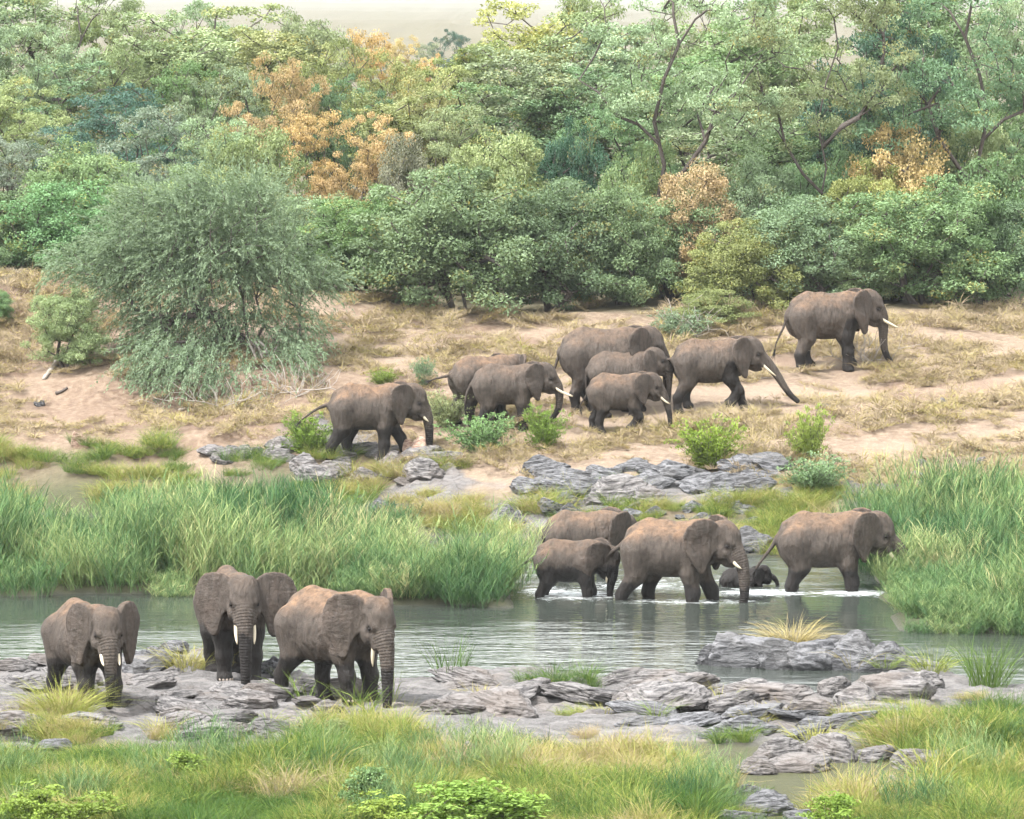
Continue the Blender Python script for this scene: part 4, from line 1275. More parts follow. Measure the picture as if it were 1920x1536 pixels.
def scatter_stones(n, box, wr, hr, seed, kind='g', cond=None):
    r = random.Random(seed); out = []
    while len(out) < n:
        x, y = r.uniform(box[0], box[2]), r.uniform(box[1], box[3])
        if cond and not cond(x, y): continue
        w_ = r.uniform(*wr); out.append((x, y, w_, r.uniform(*hr) * w_, r.uniform(.5, 1.1)))
    return sorted(out, key=lambda s: s[1])


outcrop('long dark smooth rock rising from the river below the wading herd', [(1395, 1256, 165, 84, .5), (1350, 1250, 100, 52, .5), (1470, 1258, 120, 74, .5), (1540, 1260, 130, 74, .5), (1605, 1262, 120, 70, .5), (1670, 1264, 110, 54, .5), (1730, 1262, 100, 34, .5), (1570, 1256, 190, 58, .5)], 'd', z=WATER_Z - .05)
outcrop('brown-grey rock hump beside the right-hand river grass', [(1690, 1322, 160, 66, .6), (1610, 1330, 130, 46, .6), (1560, 1318, 70, 34), (1520, 1345, 90, 26), (1640, 1352, 150, 26), (1740, 1300, 90, 40), (1575, 1300, 60, 24)], 'g')
outcrop('wide low layered ledge at the water edge, mid foreground', scatter_stones(26, (840, 1290, 1430, 1352), (70, 170), (.13, .26), 3), 'g')
outcrop('dark wet ledge with hollows below the layered ledge', scatter_stones(14, (1180, 1352, 1520, 1392), (60, 150), (.12, .24), 5, 'd'), 'd')
outcrop('grey rocks strewn round the feet of the small far-left elephant', scatter_stones(24, (0, 1250, 330, 1400), (40, 120), (.14, .34), 7), 'g')
outcrop('broken bedrock below the elephant that faces the camera', scatter_stones(26, (330, 1300, 640, 1400), (50, 140), (.12, .3), 9), 'g')
outcrop('knobbly dark rocks at the water edge behind the two left elephants', scatter_stones(12, (250, 1232, 390, 1262), (30, 70), (.3, .6), 11, 'd'), 'd')
outcrop('dark boulder behind the heels of the elephant facing the camera', [(520, 1275, 46, 36), (500, 1270, 36, 26)], 'd', name='river_boulder')
outcrop('cluster of weathered rocks half buried in the bottom-right grass', [(1470, 1432, 110, 40), (1560, 1428, 120, 44), (1640, 1430, 90, 28), (1500, 1450, 130, 28), (1420, 1452, 80, 28), (1730, 1445, 100, 44), (1790, 1448, 110, 46), (1660, 1485, 90, 30), (1580, 1520, 100, 30)], 'g')
outcrop('dark rocks at the bottom edge right of centre', [(1440, 1530, 130, 40), (1400, 1506, 90, 32), (1500, 1545, 80, 30), (1390, 1550, 90, 30)], 'd')
outcrop('pale jumbled rocks peeping from the grass at bottom centre', [(880, 1430, 60, 40), (935, 1432, 70, 44), (985, 1436, 60, 44), (910, 1450, 90, 34), (960, 1452, 90, 30)], 'g')
outcrop('grey rocks by the small pool at the left edge', [(70, 1402, 70, 30), (105, 1408, 70, 26), (25, 1420, 120, 26), (30, 1450, 130, 18)], 'd')
outcrop('rock tip at the bottom right corner of the photo', [(1835, 1560, 70, 46), (1870, 1566, 60, 36)], 'g')
outcrop('grey ridge of rock between the two right grass patches', [(1600, 1376, 130, 26), (1690, 1385, 140, 24), (1530, 1372, 90, 20), (1780, 1408, 120, 22), (1860, 1425, 90, 22)], 'd')
# far bank
outcrop('tilted grey rocks under the elephant with the stretched tail', scatter_stones(30, (560, 846, 850, 920), (34, 84), (.2, .45), 13), 'g')
outcrop('red-brown boulder beside the trunk of that elephant', [(785, 858, 44, 36), (772, 856, 34, 26)], 'r', name='red_boulder')
outcrop('long band of layered dark rocks below the bank group', scatter_stones(50, (985, 884, 1440, 936), (40, 100), (.18, .40), 15, 'd'), 'd')
outcrop('broad pale slab of rock in the yellow bank grass', [(1165, 950, 130, 40, .8), (1215, 948, 90, 32), (1125, 952, 70, 24)], 'g')
outcrop('scattered bank stones between grass and ford', scatter_stones(18, (930, 950, 1420, 985), (22, 52), (.35, .7), 17, 'd'), 'd')
outcrop('wet dark rock at the bank foot beyond the ford', [(1400, 1034, 80, 40, .6), (1370, 1030, 50, 34), (1425, 1036, 40, 22)], 'd')
outcrop('dark stones at the reed edge of the back channel', scatter_stones(9, (660, 962, 760, 985), (24, 50), (.4, .7), 19, 'd'), 'd')
outcrop('flat grey stones above the left reeds', scatter_stones(12, (400, 846, 560, 872), (30, 64), (.25, .45), 21), 'g')
outcrop('pale rocks showing at the far right of the bank foot', [(1835, 944, 60, 22), (1880, 950, 60, 20), (1800, 935, 40, 16)], 'g')
outcrop('pink boulder standing above the left reeds', [(150, 842, 34, 30)], 'r', name='pink_boulder')
for lab, px, py, w_, h_, kd in [('small dark stone left on the bare bank slope', 74, 764, 24, 14, 'd'), ('grey stone at the lower right bank slope', 1730, 880, 26, 16, 'g'), ('red-brown stone right of the tall green shrub', 1776, 868, 22, 16, 'r'),
                                ('round grey stone near the right edge of the bank', 1838, 872, 26, 14, 'g'), ('small dark lump on the sandy path behind the rearmost elephant', 829, 661, 20, 9, 'd'), ('dark stone above the tall green shrub', 1545, 768, 30, 12, 'd'), ('pale stone halfway up the right bank', 1768, 760, 18, 12, 'g'),
                                ('brown stone below the lone elephant at right', 1720, 905, 30, 14, 'g')]:
    outcrop(lab, [(px, py, w_, h_)], kd, name='bank_stone', cat='stone', group='loose stones on the bank')

# ------------------------------------------------------------------ grasses and reeds (uncountable)
LIB = bpy.data.collections.new('grass_library')


def blade_set(r, base, dirs, L, Wd, bend, seg=3):
    """arching blades: strips of seg quads, tapering"""
    n = len(base)
    s = np.linspace(0, 1, seg + 1)
    out = dirs * np.array((1, 1, 0)); out = unit(out + 1e-6)
    side = np.cross(dirs, np.array((0, 0, 1.0))); side = unit(side + r.normal(0, .3, side.shape))
    P = base[:, None] + dirs[:, None] * (L[:, None] * s)[:, :, None] + out[:, None] * (L[:, None] * bend[:, None] * s ** 2)[:, :, None]
    P[:, :, 2] -= (L * bend * .7)[:, None] * s ** 2.2
    w = Wd[:, None] * np.array([.8, 1.0, .7, .06] if seg == 3 else [1.0, .85, .06])[None]
    v = np.stack([P - side[:, None] * w[:, :, None] / 2, P + side[:, None] * w[:, :, None] / 2], 2)
    m = 2 * (seg + 1)
    b = np.arange(n)[:, None] * m
    fs = np.concatenate([np.stack([b + 2 * k, b + 2 * k + 1, b + 2 * k + 3, b + 2 * k + 2], -1).reshape(n, 4) for k in range(seg)])
    return v.reshape(-1, 3), fs


def tuft_obj(name, seed, n, rad, h, w, lean, bend, mat, seg=2):
    r = np.random.default_rng(seed)
    a = r.uniform(0, 2 * math.pi, n); q = np.sqrt(r.uniform(0, 1, n)) * rad
    base = np.stack([np.cos(a) * q, np.sin(a) * q, np.full(n, -.03)], -1)
    d = unit(np.stack([np.cos(a) * q / rad * lean + r.normal(0, .16, n), np.sin(a) * q / rad * lean + r.normal(0, .16, n), np.ones(n)], -1))
    v, f = blade_set(r, base, d, h * r.uniform(.45, 1.1, n), w * r.uniform(.6, 1.3, n), bend * r.uniform(.2, 1.3, n), seg)
    me = mesh_np(name, v, f, mat, smooth=False)
    t = r.uniform(0, 1, n); attr(me, 'tint', np.tile(t, seg), 'FACE')
    o = bpy.data.objects.new(name, me); return o


def patch_obj(name, seed, tufts, prad, n, rad, h, w, lean, bend, mat, seg=2):
    r = np.random.default_rng(seed); V, Fc, T = [], [], []; b = 0
    for k in range(tufts):
        o = tuft_obj('t', seed * 100 + k, n, rad, h * r.uniform(.4, 1.55), w * r.uniform(.75, 1.4), lean * r.uniform(.5, 1.4), bend, mat, seg)
        me = o.data; m = len(me.vertices)
        v = np.empty(m * 3, np.float32); me.vertices.foreach_get('co', v); v = v.reshape(-1, 3)
        f = np.empty(len(me.loops), np.int32); me.loops.foreach_get('vertex_index', f)
        t = np.empty(len(me.polygons), np.float32); me.attributes['tint'].data.foreach_get('value', t)
        a, q = r.uniform(0, 6.28), math.sqrt(r.uniform(0, 1)) * prad
        V.append(v + (math.cos(a) * q, math.sin(a) * q, 0)); Fc.append(f.reshape(-1, 4) + b); T.append(np.clip(t + r.normal(0, .25), 0, 1)); b += m
        bpy.data.objects.remove(o); bpy.data.meshes.remove(me)
    me = mesh_np(name, np.concatenate(V), np.concatenate(Fc), mat, smooth=False)
    attr(me, 'tint', np.concatenate(T), 'FACE')
    return bpy.data.objects.new(name, me)


def reed_obj(name, seed, n, rad, h):
    r = np.random.default_rng(seed)
    a = r.uniform(0, 2 * math.pi, n); q = np.sqrt(r.uniform(0, 1, n)) * rad
    base = np.stack([np.cos(a) * q, np.sin(a) * q, np.full(n, -.05)], -1)
    d = unit(np.stack([np.cos(a) * q / rad * .22 + r.normal(0, .15, n), np.sin(a) * q / rad * .22 + r.normal(0, .15, n), np.ones(n)], -1))
    L = h * r.uniform(.40, 1.2, n)
    v1, f1 = blade_set(r, base, d, L, np.full(n, .022), np.full(n, .12), 3)
    t1 = np.tile(r.uniform(.2, .6, n), 3)
    nl = 17
    si = np.repeat(np.arange(n), nl); s = np.tile(np.linspace(.14, .98, nl), n) + r.uniform(-.03, .03, n * nl)
    b2 = base[si] + d[si] * (L[si] * s)[:, None]
    out = unit(d[si] * (1, 1, 0) + 1e-6); b2 += out * (L[si] * .12 * s ** 2)[:, None]; b2[:, 2] -= L[si] * .12 * .7 * s ** 2.2
    az = r.uniform(0, 2 * math.pi, n * nl)
    dl = unit(np.stack([np.cos(az) * .50, np.sin(az) * .50, r.uniform(.8, 1.7, n * nl)], -1))
    v2, f2 = blade_set(r, b2, dl, r.uniform(.40, .85, n * nl) * (1.1 - .25 * s), r.uniform(.012, .023, n * nl), r.uniform(.0, .38, n * nl), 3)
    t2 = np.tile(np.clip(r.uniform(0, 1, n * nl), 0, 1), 3)
    me = mesh_np(name, np.concatenate([v1, v2]), np.concatenate([f1, f2 + len(v1)]), M_REED, smooth=False)
    attr(me, 'tint', np.concatenate([t1, t2]), 'FACE')
    return bpy.data.objects.new(name, me)


def library(name, objs):
    c = bpy.data.collections.new(name)
    for o in objs: c.objects.link(o)
    return c


L_GRASS = library('grass_tufts', [patch_obj(f'grass_patch_{i}', 400 + i, 24, .70, 50, .12, .52, .0085, .55, .55, M_GRASS, 3) for i in range(6)])
L_DRY = library('dry_tufts', [patch_obj(f'dry_patch_{i}', 420 + i, 26, 1.0, 26, .16, .30, .018, 1.0, .6, M_GRASS, 2) for i in range(6)])
L_REED = library('reed_clumps', [reed_obj(f'reed_{i}', 440 + i, 58, .72 + .08 * (i % 3), 2.1) for i in range(6)])


def gn_group(coll, name):
    ng = bpy.data.node_groups.new(name, 'GeometryNodeTree')
    ng.interface.new_socket('Geometry', in_out='INPUT', socket_type='NodeSocketGeometry')
    ng.interface.new_socket('Geometry', in_out='OUTPUT', socket_type='NodeSocketGeometry')
    N, Lk = ng.nodes, ng.links
    gi, go = N.new('NodeGroupInput'), N.new('NodeGroupOutput')
    ci = N.new('GeometryNodeCollectionInfo'); ci.inputs[0].default_value = coll; ci.inputs[1].default_value = True; ci.inputs[2].default_value = True
    ip = N.new('GeometryNodeInstanceOnPoints'); ip.inputs['Pick Instance'].default_value = True

    def na(nm, ty):
        n = N.new('GeometryNodeInputNamedAttribute'); n.data_type = ty; n.inputs[0].default_value = nm; return n.outputs[0]
    Lk.new(gi.outputs[0], ip.inputs['Points']); Lk.new(ci.outputs[0], ip.inputs['Instance'])
    Lk.new(na('idx', 'INT'), ip.inputs['Instance Index']); Lk.new(na('rot', 'FLOAT_VECTOR'), ip.inputs['Rotation']); Lk.new(na('scl', 'FLOAT_VECTOR'), ip.inputs['Scale'])
    Lk.new(ip.outputs[0], go.inputs[0])
    return ng


GN = {}


def scatter(name, coll, pts, scl, tint, label, cat, seed=0, tilt=.12):
    r = np.random.default_rng(seed); n = len(pts)
    me = bpy.data.meshes.new(name)
    me.vertices.add(n); me.vertices.foreach_set('co', np.ascontiguousarray(pts, np.float32).ravel())
    rot = np.stack([r.normal(0, tilt, n), r.normal(0, tilt, n), r.uniform(0, 6.28, n)], -1).astype(np.float32)
    a = me.attributes.new('rot', 'FLOAT_VECTOR', 'POINT'); a.data.foreach_set('vector', rot.ravel())
    a = me.attributes.new('scl', 'FLOAT_VECTOR', 'POINT'); a.data.foreach_set('vector', np.ascontiguousarray(scl, np.float32).ravel())
    a = me.attributes.new('idx', 'INT', 'POINT'); a.data.foreach_set('value', r.integers(0, 100, n).astype(np.int32))
    attr(me, 'tint', np.clip(tint, 0, 1))
    o = link(name, me)
    md = o.modifiers.new('scatter', 'NODES')
    if coll.name not in GN: GN[coll.name] = gn_group(coll, 'scatter_' + coll.name)
    md.node_group = GN[coll.name]
    tag(o, label, cat, kind='stuff')
    return o


def sample(n, x0, x1, y0, y1, dens, seed):
    """points on the ground, thinned by dens(x, y, z, px, py)"""
    r = np.random.default_rng(seed)
    y = r.uniform(y0, y1, n); x = r.uniform(x0, x1, n) 
    keep = np.abs(x) < y * .118 + 1.5
    x, y = x[keep], y[keep]
    z = ground_z(x, y)
    px, py = project(x, y, z)
    k = r.uniform(0, 1, len(x)) < dens(x, y, z, px, py)
    return np.stack([x, y, z], -1)[k], px[k], py[k], r


# foreground grass: yellow-green meadow with rocks showing through
FG_EDGE = np.array([(-100, 1440), (60, 1425), (200, 1432), (300, 1440), (420, 1436), (540, 1418), (620, 1372), (760, 1372), (900, 1420), (1060, 1436), (1250, 1445), (1340, 1480), (1480, 1522), (1620, 1510), (1740, 1495), (1850, 1440), (1900, 1410), (2050, 1390)])


def fg_dens(x, y, z, px, py):
    e = np.interp(px, FG_EDGE[:, 0], FG_EDGE[:, 1])
    n = fbm(x * .5, y * .5, octv=3, seed=91)
    d = sstep(-14, 26, py - e + 26 * n)
    d *= 1 - .80 * sstep(.05, .3, fbm(x * .8, y * .8, octv=3, seed=92)) * sstep(1300, 1420, px) * (1 - sstep(1780, 1860, px))
    d *= 1 - .9 * np.exp(-((px - 930) / 75) ** 2 - ((py - 1428) / 22) ** 2)
    # tall grass at right and a tussock at left
    d = np.maximum(d, 1.0 * (np.hypot((px - 1800) / 130, (py - 1372) / 62) < 1) * (n > -.5))
    d = np.maximum(d, .9 * (np.hypot((px - 1690) / 90, (py - 1355) / 28) < 1))
    d = np.maximum(d, .95 * (np.hypot((px - 120) / 70, (py - 1360) / 40) < 1))
    d = np.maximum(d, .05 * (py > 1290) * (fbm(x * .9, y * .9, seed=93) > .1))
    return d * (z > WATER_Z + .03) * (py > 1240)


P_, px_, py_, r_ = sample(2700, -16, 16, 78, 103, fg_dens, 1)
big = fbm(P_[:, 0] * .45, P_[:, 1] * .6, octv=3, seed=94)
sc = .85 * r_.uniform(.6, 1.3, len(P_)) * (1 + .7 * big) * np.where(np.hypot((px_ - 1830) / 110, (py_ - 1385) / 50) < 1, 1.25, 1) * np.where(py_ < 1395, .75, 1.0)
tn = .37 + .75 * fbm(P_[:, 0] * .5 + 5, P_[:, 1] * .7, octv=3, seed=95) + r_.normal(0, .13, len(P_)) - .10 * sstep(1440, 1530, py_) - .2 * (np.hypot((px_ - 1860) / 90, (py_ - 1390) / 60) < 1)
scatter('meadow_grass', L_GRASS, P_, np.stack([sc, sc, sc * r_.uniform(.8, 1.35, len(P_))], -1), tn, 'yellow-green grass covering the near bank along the bottom of the photo', 'grass', 1)


# dry grass on the slope of the far bank
def dry_dens(x, y, z, px, py):
    s = y - d_far(x)
    n = fbm(x * .28, y * .5, octv=4, seed=96)
    return np.clip(.42 + 1.5 * n, .06, 1) * sstep(5, 9, s) * (1 - .75 * sstep(157, 161, y)) * (y < 163)


P_, px_, py_, r_ = sample(5200, -21, 21, 128, 163, dry_dens, 2)
sc = .8 * r_.uniform(.6, 1.3, len(P_)) * (1 + .5 * fbm(P_[:, 0] * .3, P_[:, 1] * .5, seed=97))
tn = .97 + .10 * fbm(P_[:, 0] * .3, P_[:, 1] * .3, seed=98) + r_.normal(0, .06, len(P_))
scatter('dry_grass', L_DRY, P_, np.stack([sc, sc, sc], -1), tn, 'straw-coloured dry grass over the slope of the far bank', 'grass', 2, .25)


# yellow-green grass at the foot of the far bank
def foot_dens(x, y, z, px, py):
    s = y - d_far(x)
    n = fbm(x * .5, y * .5, octv=3, seed=99)
    w = np.interp(x, [-20, -6, 0, 16], [7.0, 6.0, 6.2, 7.0])
    return sstep(-.6, .4, s) * (1 - sstep(w - 1.5, w + 1.5, s + 2.2 * n)) * np.clip(.55 + .8 * n, .1, 1) * (z > WATER_Z + .02)


P_, px_, py_, r_ = sample(1500, -21, 21, 124, 150, foot_dens, 3)
sc = r_.uniform(.6, 1.25, len(P_)) * 1.05
tn = .52 + .45 * fbm(P_[:, 0] * .3, P_[:, 1] * .4, octv=3, seed=101) + r_.normal(0, .1, len(P_)) - .22 * (1 - sstep(-7, -4, P_[:, 0]))
scatter('bank_grass', L_GRASS, P_, np.stack([sc, sc, sc * .95], -1), tn, 'yellow-green grass between the rocks at the foot of the far bank', 'grass', 3)


# reed beds
def reed_pts(n, x0, x1, y0, y1, f, seed): return sample(n, x0, x1, y0, y1, f, seed)


def left_reed(x, y, z, px, py):
    n = fbm(x * .55, y * .42, octv=2, seed=103)
    gap = 1.5 * np.exp(-((px - 125) / 90) ** 2 - ((y - 134) / 4.2) ** 4) + 1.5 * np.exp(-((px - 700) / 55) ** 2 - ((y - 128) / 5) ** 4)
    front = 1 - sstep(119.8, 121.5, y)
    return (z > -.6) * np.clip(np.maximum(.55 + 2.0 * n, front * (px > 40) * .8) - gap, 0, 1) * (x < -.15) * (y < d_far(x) - 3.5)


P_, px_, py_, r_ = reed_pts(1000, -17, 1.2, 114, 136, left_reed, 4)
hh = np.interp(P_[:, 1], [116, 118.5, 122, 128, 134], [.40, .62, .70, .46, .32]) * np.clip(1 + 1.5 * fbm(P_[:, 0] * .55, P_[:, 1] * .42, octv=2, seed=103), .45, 1.7) * r_.uniform(.8, 1.15, len(P_))
hh *= np.interp(P_[:, 0], [-8, -4], [1.0, .78])
hh *= np.where((px_ < 200) & (P_[:, 1] < 121), .75, 1)
tn = .36 + .6 * (r_.uniform(0, 1, len(P_)) > .94) + .5 * fbm(P_[:, 0] * .28, P_[:, 1] * .25, octv=3, seed=105) + r_.normal(0, .10, len(P_))
scatter('reed_bed', L_REED, P_, np.stack([hh ** .5, hh ** .5, hh], -1), tn, 'wide bed of green reeds along the far side of the river, left of the ford', 'reeds', 4, .10)


def right_reed(x, y, z, px, py):
    n = fbm(x * .6, y * .5, octv=2, seed=106)
    return (z > -.55) * np.clip(np.maximum(.8 + 1.0 * n, 1 - sstep(112.5, 114, y)), 0, 1) * (x > 10.0) * (y < 129)


P_, px_, py_, r_ = reed_pts(620, 8, 18, 109.5, 130, right_reed, 5)
hh = np.interp(P_[:, 1], [110.5, 112, 114.5, 120, 128], [.5, .8, 1.05, 1.0, .95]) * np.clip(1 + .9 * fbm(P_[:, 0] * .6, P_[:, 1] * .5, octv=2, seed=106), .5, 1.5) * r_.uniform(.8, 1.15, len(P_))
hh *= np.interp(P_[:, 0] + .35 * np.maximum(P_[:, 1] - 119, 0), [9.7, 10.4, 11.5, 13], [.18, .32, .58, .74]) * np.where(P_[:, 1] > 121, 1.0, 1.0)
tn = .42 + .55 * (r_.uniform(0, 1, len(P_)) > .95) + .5 * fbm(P_[:, 0] * .3, P_[:, 1] * .25, octv=3, seed=108) + r_.normal(0, .10, len(P_))
scatter('reed_bed', L_REED, P_, np.stack([hh ** .5, hh ** .5, hh], -1), tn, 'tall dense clump of green reeds at the right, where the herd climbs out', 'reeds', 5, .10)


# leafy reed shoots standing out of the near grass and among the near rocks
def shoot_dens(x, y, z, px, py):
    e = np.interp(px, FG_EDGE[:, 0], FG_EDGE[:, 1])
    return sstep(-40, 10, py - e) * np.clip(.5 + 1.4 * fbm(x * .7, y * .7, octv=2, seed=131), 0, 1) * (z > WATER_Z + .05)


P_, px_, py_, r_ = sample(260, -15, 15, 79, 97, shoot_dens, 9)
hs = r_.uniform(.28, .52, len(P_))
scatter('reed_shoots', L_REED, P_, np.stack([hs * 1.1, hs * 1.1, hs], -1), .45 + r_.normal(0, .18, len(P_)), 'leafy green shoots standing out of the near grass along the bottom', 'reeds', 9, .15)
# ------------------------------------------------------------------ shrubs, tussocks, dead wood
def put_shrub(px, py, wpx, top, kind, v, color, label, cat='shrub', name='bank_shrub', group='shrubs on the far bank', autumn=0.0):
    return put_tree(name, px, top, None, wpx, kind, v, color, label, cat, group, base_py=py, autumn=autumn)


put_shrub(1018, 842, 74, 752, 'shrub', 0, 'bright', 'bright green conical shrub below the long-tusked elephant')
put_shrub(1330, 880, 120, 778, 'shrub', 1, 'bright', 'bright green spreading shrub below the trunk-reaching elephant')
put_shrub(1520, 870, 80, 752, 'shrub', 0, 'lime', 'tall lime green shrub left of the bare right bank')
put_shrub(1530, 925, 130, 850, 'shrub', 1, 'fresh', 'dark leafy shrub at the foot of the tall lime green one')
put_shrub(840, 800, 90, 730, 'shrub', 1, 'olive', 'olive shrub just right of the elephant with the stretched tail')
put_shrub(905, 850, 120, 770, 'shrub', 0, 'fresh', 'wide green shrub below the rearmost elephants')
put_shrub(795, 724, 46, 668, 'shrub', 1, 'green', 'small dark sapling above the head of the leftmost bank elephant')
put_shrub(577, 850, 90, 765, 'shrub', 0, 'lime', 'yellow-green shrub behind the stretched tail')
put_shrub(720, 726, 60, 690, 'shrub', 1, 'lime', 'pale yellow-green shrub behind the leftmost bank elephant')
put_shrub(130, 690, 130, 545, 'bush', 2, 'pale', 'thin pale green shrub at the left foot of the feathery tree', 'shrub')
put_shrub(-10, 610, 60, 545, 'bush', 1, 'green', 'low green bush cut by the left edge of the photo', 'shrub')
put_shrub(1275, 640, 100, 575, 'shrub', 0, 'grey', 'thin grey-green twiggy shrub behind the tallest bank elephant')
put_shrub(1330, 615, 130, 545, 'bush', 3, 'olive', 'low olive bush behind the trunk-reaching elephant')
# leafy herbs at the near bank
for px, py, w_, top, c, lab in [(125, 1570, 190, 1468, 'lime', 'lime green broad-leaved bush in the bottom left corner'), (870, 1575, 240, 1462, 'lime', 'lime green leafy bush at bottom centre'), (765, 1580, 170, 1488, 'lime', 'lime green leafy bush left of the bottom centre one'),
                                (990, 1570, 170, 1490, 'bright', 'low leafy bush at the bottom, right of centre'), (55, 1575, 110, 1480, 'bright', 'small leafy bush left of the bottom left corner one'), (690, 1545, 100, 1440, 'fresh', 'green leafy bush in the grass left of bottom centre'), (1590, 1580, 120, 1490, 'bright', 'leafy bush at the bottom edge among the right rocks'), (640, 1395, 70, 1350, 'olive', 'olive leafy bush below the red-backed elephant'), (330, 1480, 110, 1410, 'bright', 'leafy bush in the grass below the left rocks')]:
    put_shrub(px, py, w_, top, 'herb', int(px) % 2, c, lab, name='leafy_bush', group='leafy bushes on the near bank')


def tussock(px, py, n, rad, h, tint, label, name='grass_tussock', z=None, lean=.8, mat=None, w=.012, bend=.6, cat='grass tussock'):
    if z is None: P = hit_ground(px, py); P = (P[0], P[1], float(ground_z(P[0], P[1])))
    else:
        d = ray_dir(px, py); P = d * ((z - CAM_H) / d[2]) + (0, 0, CAM_H)
    o = tuft_obj(name, int(px + py), n, rad, h, w, lean, bend, mat or M_GRASS, 3)
    a = o.data.attributes['tint']; d = np.empty(len(a.data), np.float32); a.data.foreach_get('value', d)
    a.data.foreach_set('value', np.clip(tint * 2 + .5 + (d - .5) * .35, 0, 2.2))
    COL.objects.link(o); o.location = P
    tag(o, label, cat, 'grass tussocks', )
    return o


tussock(1485, 1206, 420, .42, .95, .78, 'straw-coloured tussock growing on the long river rock', z=-.05, lean=1.0)
tussock(120, 1350, 420, .50, 1.15, .50, 'yellow-green tussock in front of the far-left elephant', lean=.7)
tussock(350, 1262, 300, .5, .8, .60, 'yellow grass behind the elephant facing the camera', lean=.6)
tussock(425, 1258, 300, .4, .8, .60, 'yellow grass seen between the legs of the elephant facing the camera', lean=.5)
tussock(845, 1283, 70, .35, 1.15, .08, 'thin upright green reeds at the water edge, centre', lean=.25, w=.018, bend=.15)
tussock(1022, 1300, 60, .14, .55, .50, 'small yellow tuft on the layered ledge', lean=.7)
tussock(1290, 1300, 160, .4, .45, .68, 'low dry tuft on the ledge below the long river rock', lean=.8)
tussock(1355, 1330, 60, .12, .75, .55, 'upright yellow tuft on the dark wet ledge', lean=.5)
tussock(1470, 1345, 120, .4, .45, .66, 'dry tuft left of the brown-grey hump', lean=.8)
tussock(1530, 1395, 160, .45, .6, .55, 'yellowish tuft on the grey ridge', lean=.7)
tussock(900, 1318, 90, .3, .5, .66, 'dry tuft in a crack of the layered ledge', lean=.8)
tussock(1130, 1340, 80, .3, .45, .62, 'short dry tuft in the middle of the layered ledge', lean=.8)
tussock(1420, 1362, 110, .35, .5, .60, 'straw tuft on the dark wet ledge', lean=.8)
tussock(300, 1380, 110, .35, .5, .55, 'small yellowish tuft on the broken bedrock', lean=.7)
tussock(505, 1372, 60, .2, .45, .4, 'little green tuft in the broken bedrock', lean=.7)
tussock(1230, 1355, 50, .14, .7, .30, 'slim green tuft beside the small pool', lean=.5)
tussock(1600, 1250, 30, .2, .9, .72, 'few bent dry stems behind the long river rock', z=-.3, lean=.7)
tussock(1745, 1262, 200, .35, .9, .42, 'fresh tuft where the hump meets the river', lean=.6)
tussock(1660, 1250, 90, .25, .55, .35, 'green tuft on the right end of the long river rock', z=-.25, lean=.7)
tussock(1850, 1290, 200, .45, 1.5, .12, 'tall reed-like tuft at the right water edge', lean=.35, w=.02, bend=.3)
tussock(1250, 800, 120, .22, .8, .8, 'dry upright grass beside the smallest tusked elephant', lean=.5)
tussock(1372, 822, 200, .3, .5, .86, 'rusty dry tussock right of the bright spreading shrub', lean=.9)
for i, (px, py, s_) in enumerate([(545, 1310, .9), (575, 1325, 1.0), (665, 1330, 1.1), (690, 1345, .9), (735, 1320, 1.1)]):
    tussock(px, py, 26, .14, s_, .28, ['slim grass stems at the hind foot of the red-backed elephant', 'green stems between the hind and front feet of the red-backed elephant', 'green stems before the front foot of the red-backed elephant', 'short green stems below the chest of the red-backed elephant', 'tall green stems round the trunk tip of the red-backed elephant'][i], lean=.5, w=.022, bend=.4)


def twig_bush(px, py, wpx, hpx, label, seed, n=60, mat=None, name='dead_bush'):
    r = np.random.default_rng(seed); P = hit_ground(px, py); k = P[1] / FPX
    o = empty(name, (P[0], P[1], float(ground_z(P[0], P[1])))); tag(o, label, 'dead bush')
    tg = np.stack([r.normal(0, .32, n) * wpx * k, r.normal(0, .3, n) * wpx * k * .6, np.abs(r.normal(.5, .28, n)) * hpx * k], -1)
    starts = [[(r.normal(0, .1), r.normal(0, .1), -.05), (r.normal(0, .2), r.normal(0, .15), .2)] for _ in range(4)]
    N, par = skeleton(r, starts, tg, wob=.25, up=.1)
    bv, bf, rad = limb_mesh(N, par, .008, .035, 4)
    b = link('branches', mesh_np('branches', bv, bf, mat or M_BARKP), o); b['kind'] = 'stuff'
    return o


twig_bush(1620, 684, 130, 70, 'dead grey thorn bush in front of the lone elephant', 1, 150)
twig_bush(1300, 640, 90, 80, 'bare twigs rising behind the tallest bank elephant', 2, 60)
twig_bush(420, 770, 190, 55, 'tangle of grey dead brush under the feathery tree', 3, 160)
twig_bush(560, 740, 150, 60, 'grey dry brush right of the exposed roots', 4, 120)


def log(pts, r0, r1, label, mat, name='fallen_branch'):
    W3 = []
    for px, py in pts:
        P = hit_ground(px, py); W3.append(np.array((P[0], P[1], float(ground_z(P[0], P[1])) + r0 * .7)))
    W3 = smooth_path(W3, 10); o0 = W3[0].copy()
    v, f = tube(W3 - o0, np.linspace(r0, r1, 10) * (1 + .2 * np.sin(np.arange(10) * 2.1)), 8)
    o = link(name, mesh_np(name, v, f, mat)); o.location = o0
    return tag(o, label, 'log')


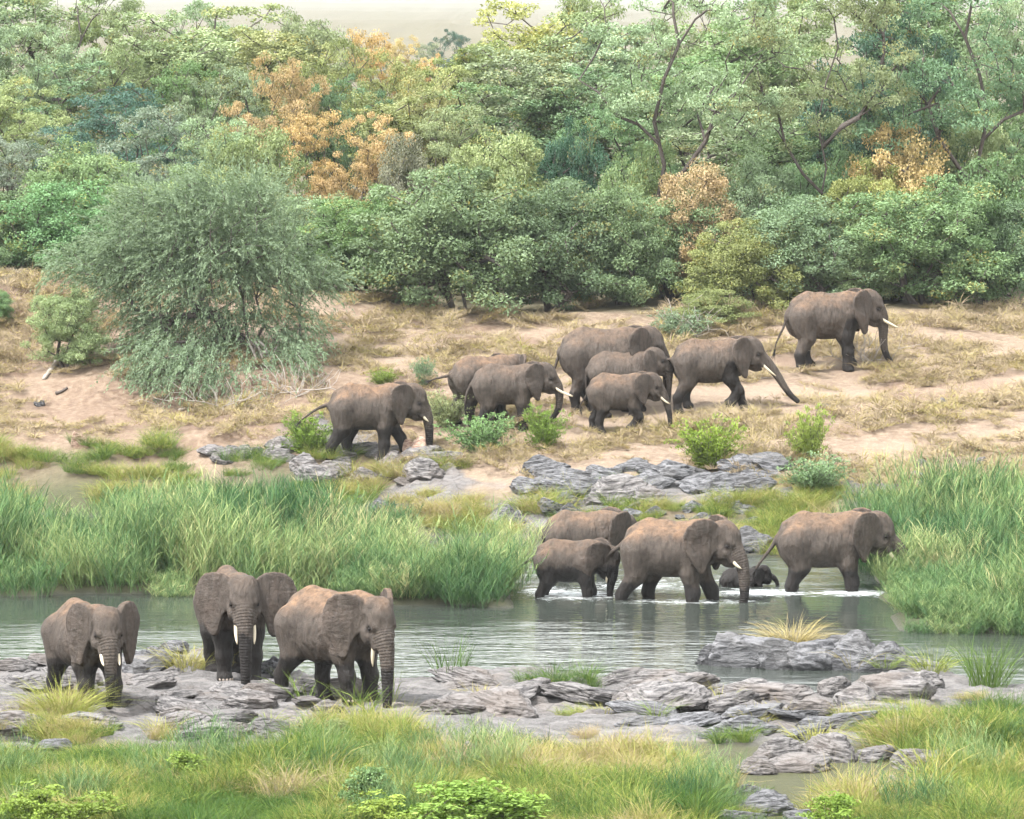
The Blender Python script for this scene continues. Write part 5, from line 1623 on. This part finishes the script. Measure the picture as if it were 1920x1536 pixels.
log([(82, 712), (92, 700), (103, 688), (115, 676)], .06, .13, 'bleached fallen branch on the left bank', M_BARKP)
log([(104, 742), (115, 738), (126, 731)], .06, .04, 'dark stick lying on the left bank', M_BARK)
log([(335, 772), (355, 768), (375, 769)], .05, .03, 'pale stick below the feathery tree', M_BARKP)
log([(1370, 708), (1420, 712), (1460, 706)], .03, .02, 'thin dry stick ahead of the trunk-reaching elephant', M_BARKP)
log([(1410, 668), (1445, 660), (1440, 655)], .04, .02, 'short stick on the slope right of the bank group', M_BARK)

# ------------------------------------------------------------------ far hills and haze


def hill_material():
    g = NT('far_wooded_hill')
    n = g.noise(g.pos(), .05, 5, .7)
    return g.done(g.pbr(g.mix(n.outputs[0], (.05, .07, .04, 1), (.16, .15, .09, 1)), .9, None, .1))


M_HILL = hill_material()
for k, (y0, zb, amp, sd_) in enumerate([(1500, 19.0, 5, 1), (2600, 27.0, 9.0, 2), (4200, 46, 18, 3)]):
    xs_ = np.linspace(-.35 * y0, .35 * y0, 260); ys_ = np.linspace(y0, y0 + .5 * y0, 24)
    HX, HY = np.meshgrid(xs_, ys_, indexing='ij')
    t = (HY - y0) / (.5 * y0)
    top_ = zb + amp * fbm(HX / (y0 * .07), HY / (y0 * .3), octv=3, seed=200 + k) + y0 / 500 * fbm(HX / (y0 * .012), HY / (y0 * .012), octv=3, seed=210 + k)
    HZ = 2 + (top_ - 2) * np.sin(np.clip(t * 1.6, 0, 1) * math.pi / 2)
    hi_ = np.arange(HX.size).reshape(HX.shape)
    hq = np.stack([hi_[:-1, :-1], hi_[1:, :-1], hi_[1:, 1:], hi_[:-1, 1:]], -1).reshape(-1, 4)
    tag(link('hill', mesh_np('hill', np.stack([HX, HY, HZ], -1).reshape(-1, 3), hq, M_HILL)), kind='structure')

g = NT('haze_air')
pv = g.n('ShaderNodeVolumePrincipled', {'Color': (.88, .94, 1.0, 1), 'Density': .0001, 'Anisotropy': .2})
g.t.links.new(pv.outputs[0], g.out.inputs['Volume'])
hx, hy0, hy1, hz0, hz1 = 4200, -60, 7000, -6, 90
hv = np.array([(x, y, z) for x in (-hx, hx) for y in (hy0, hy1) for z in (hz0, hz1)])
hf = np.array([(0, 1, 3, 2), (4, 6, 7, 5), (0, 4, 5, 1), (2, 3, 7, 6), (0, 2, 6, 4), (1, 5, 7, 3)])
haze = tag(link('haze', mesh_np('haze', hv, hf, g.m, False)), kind='stuff')
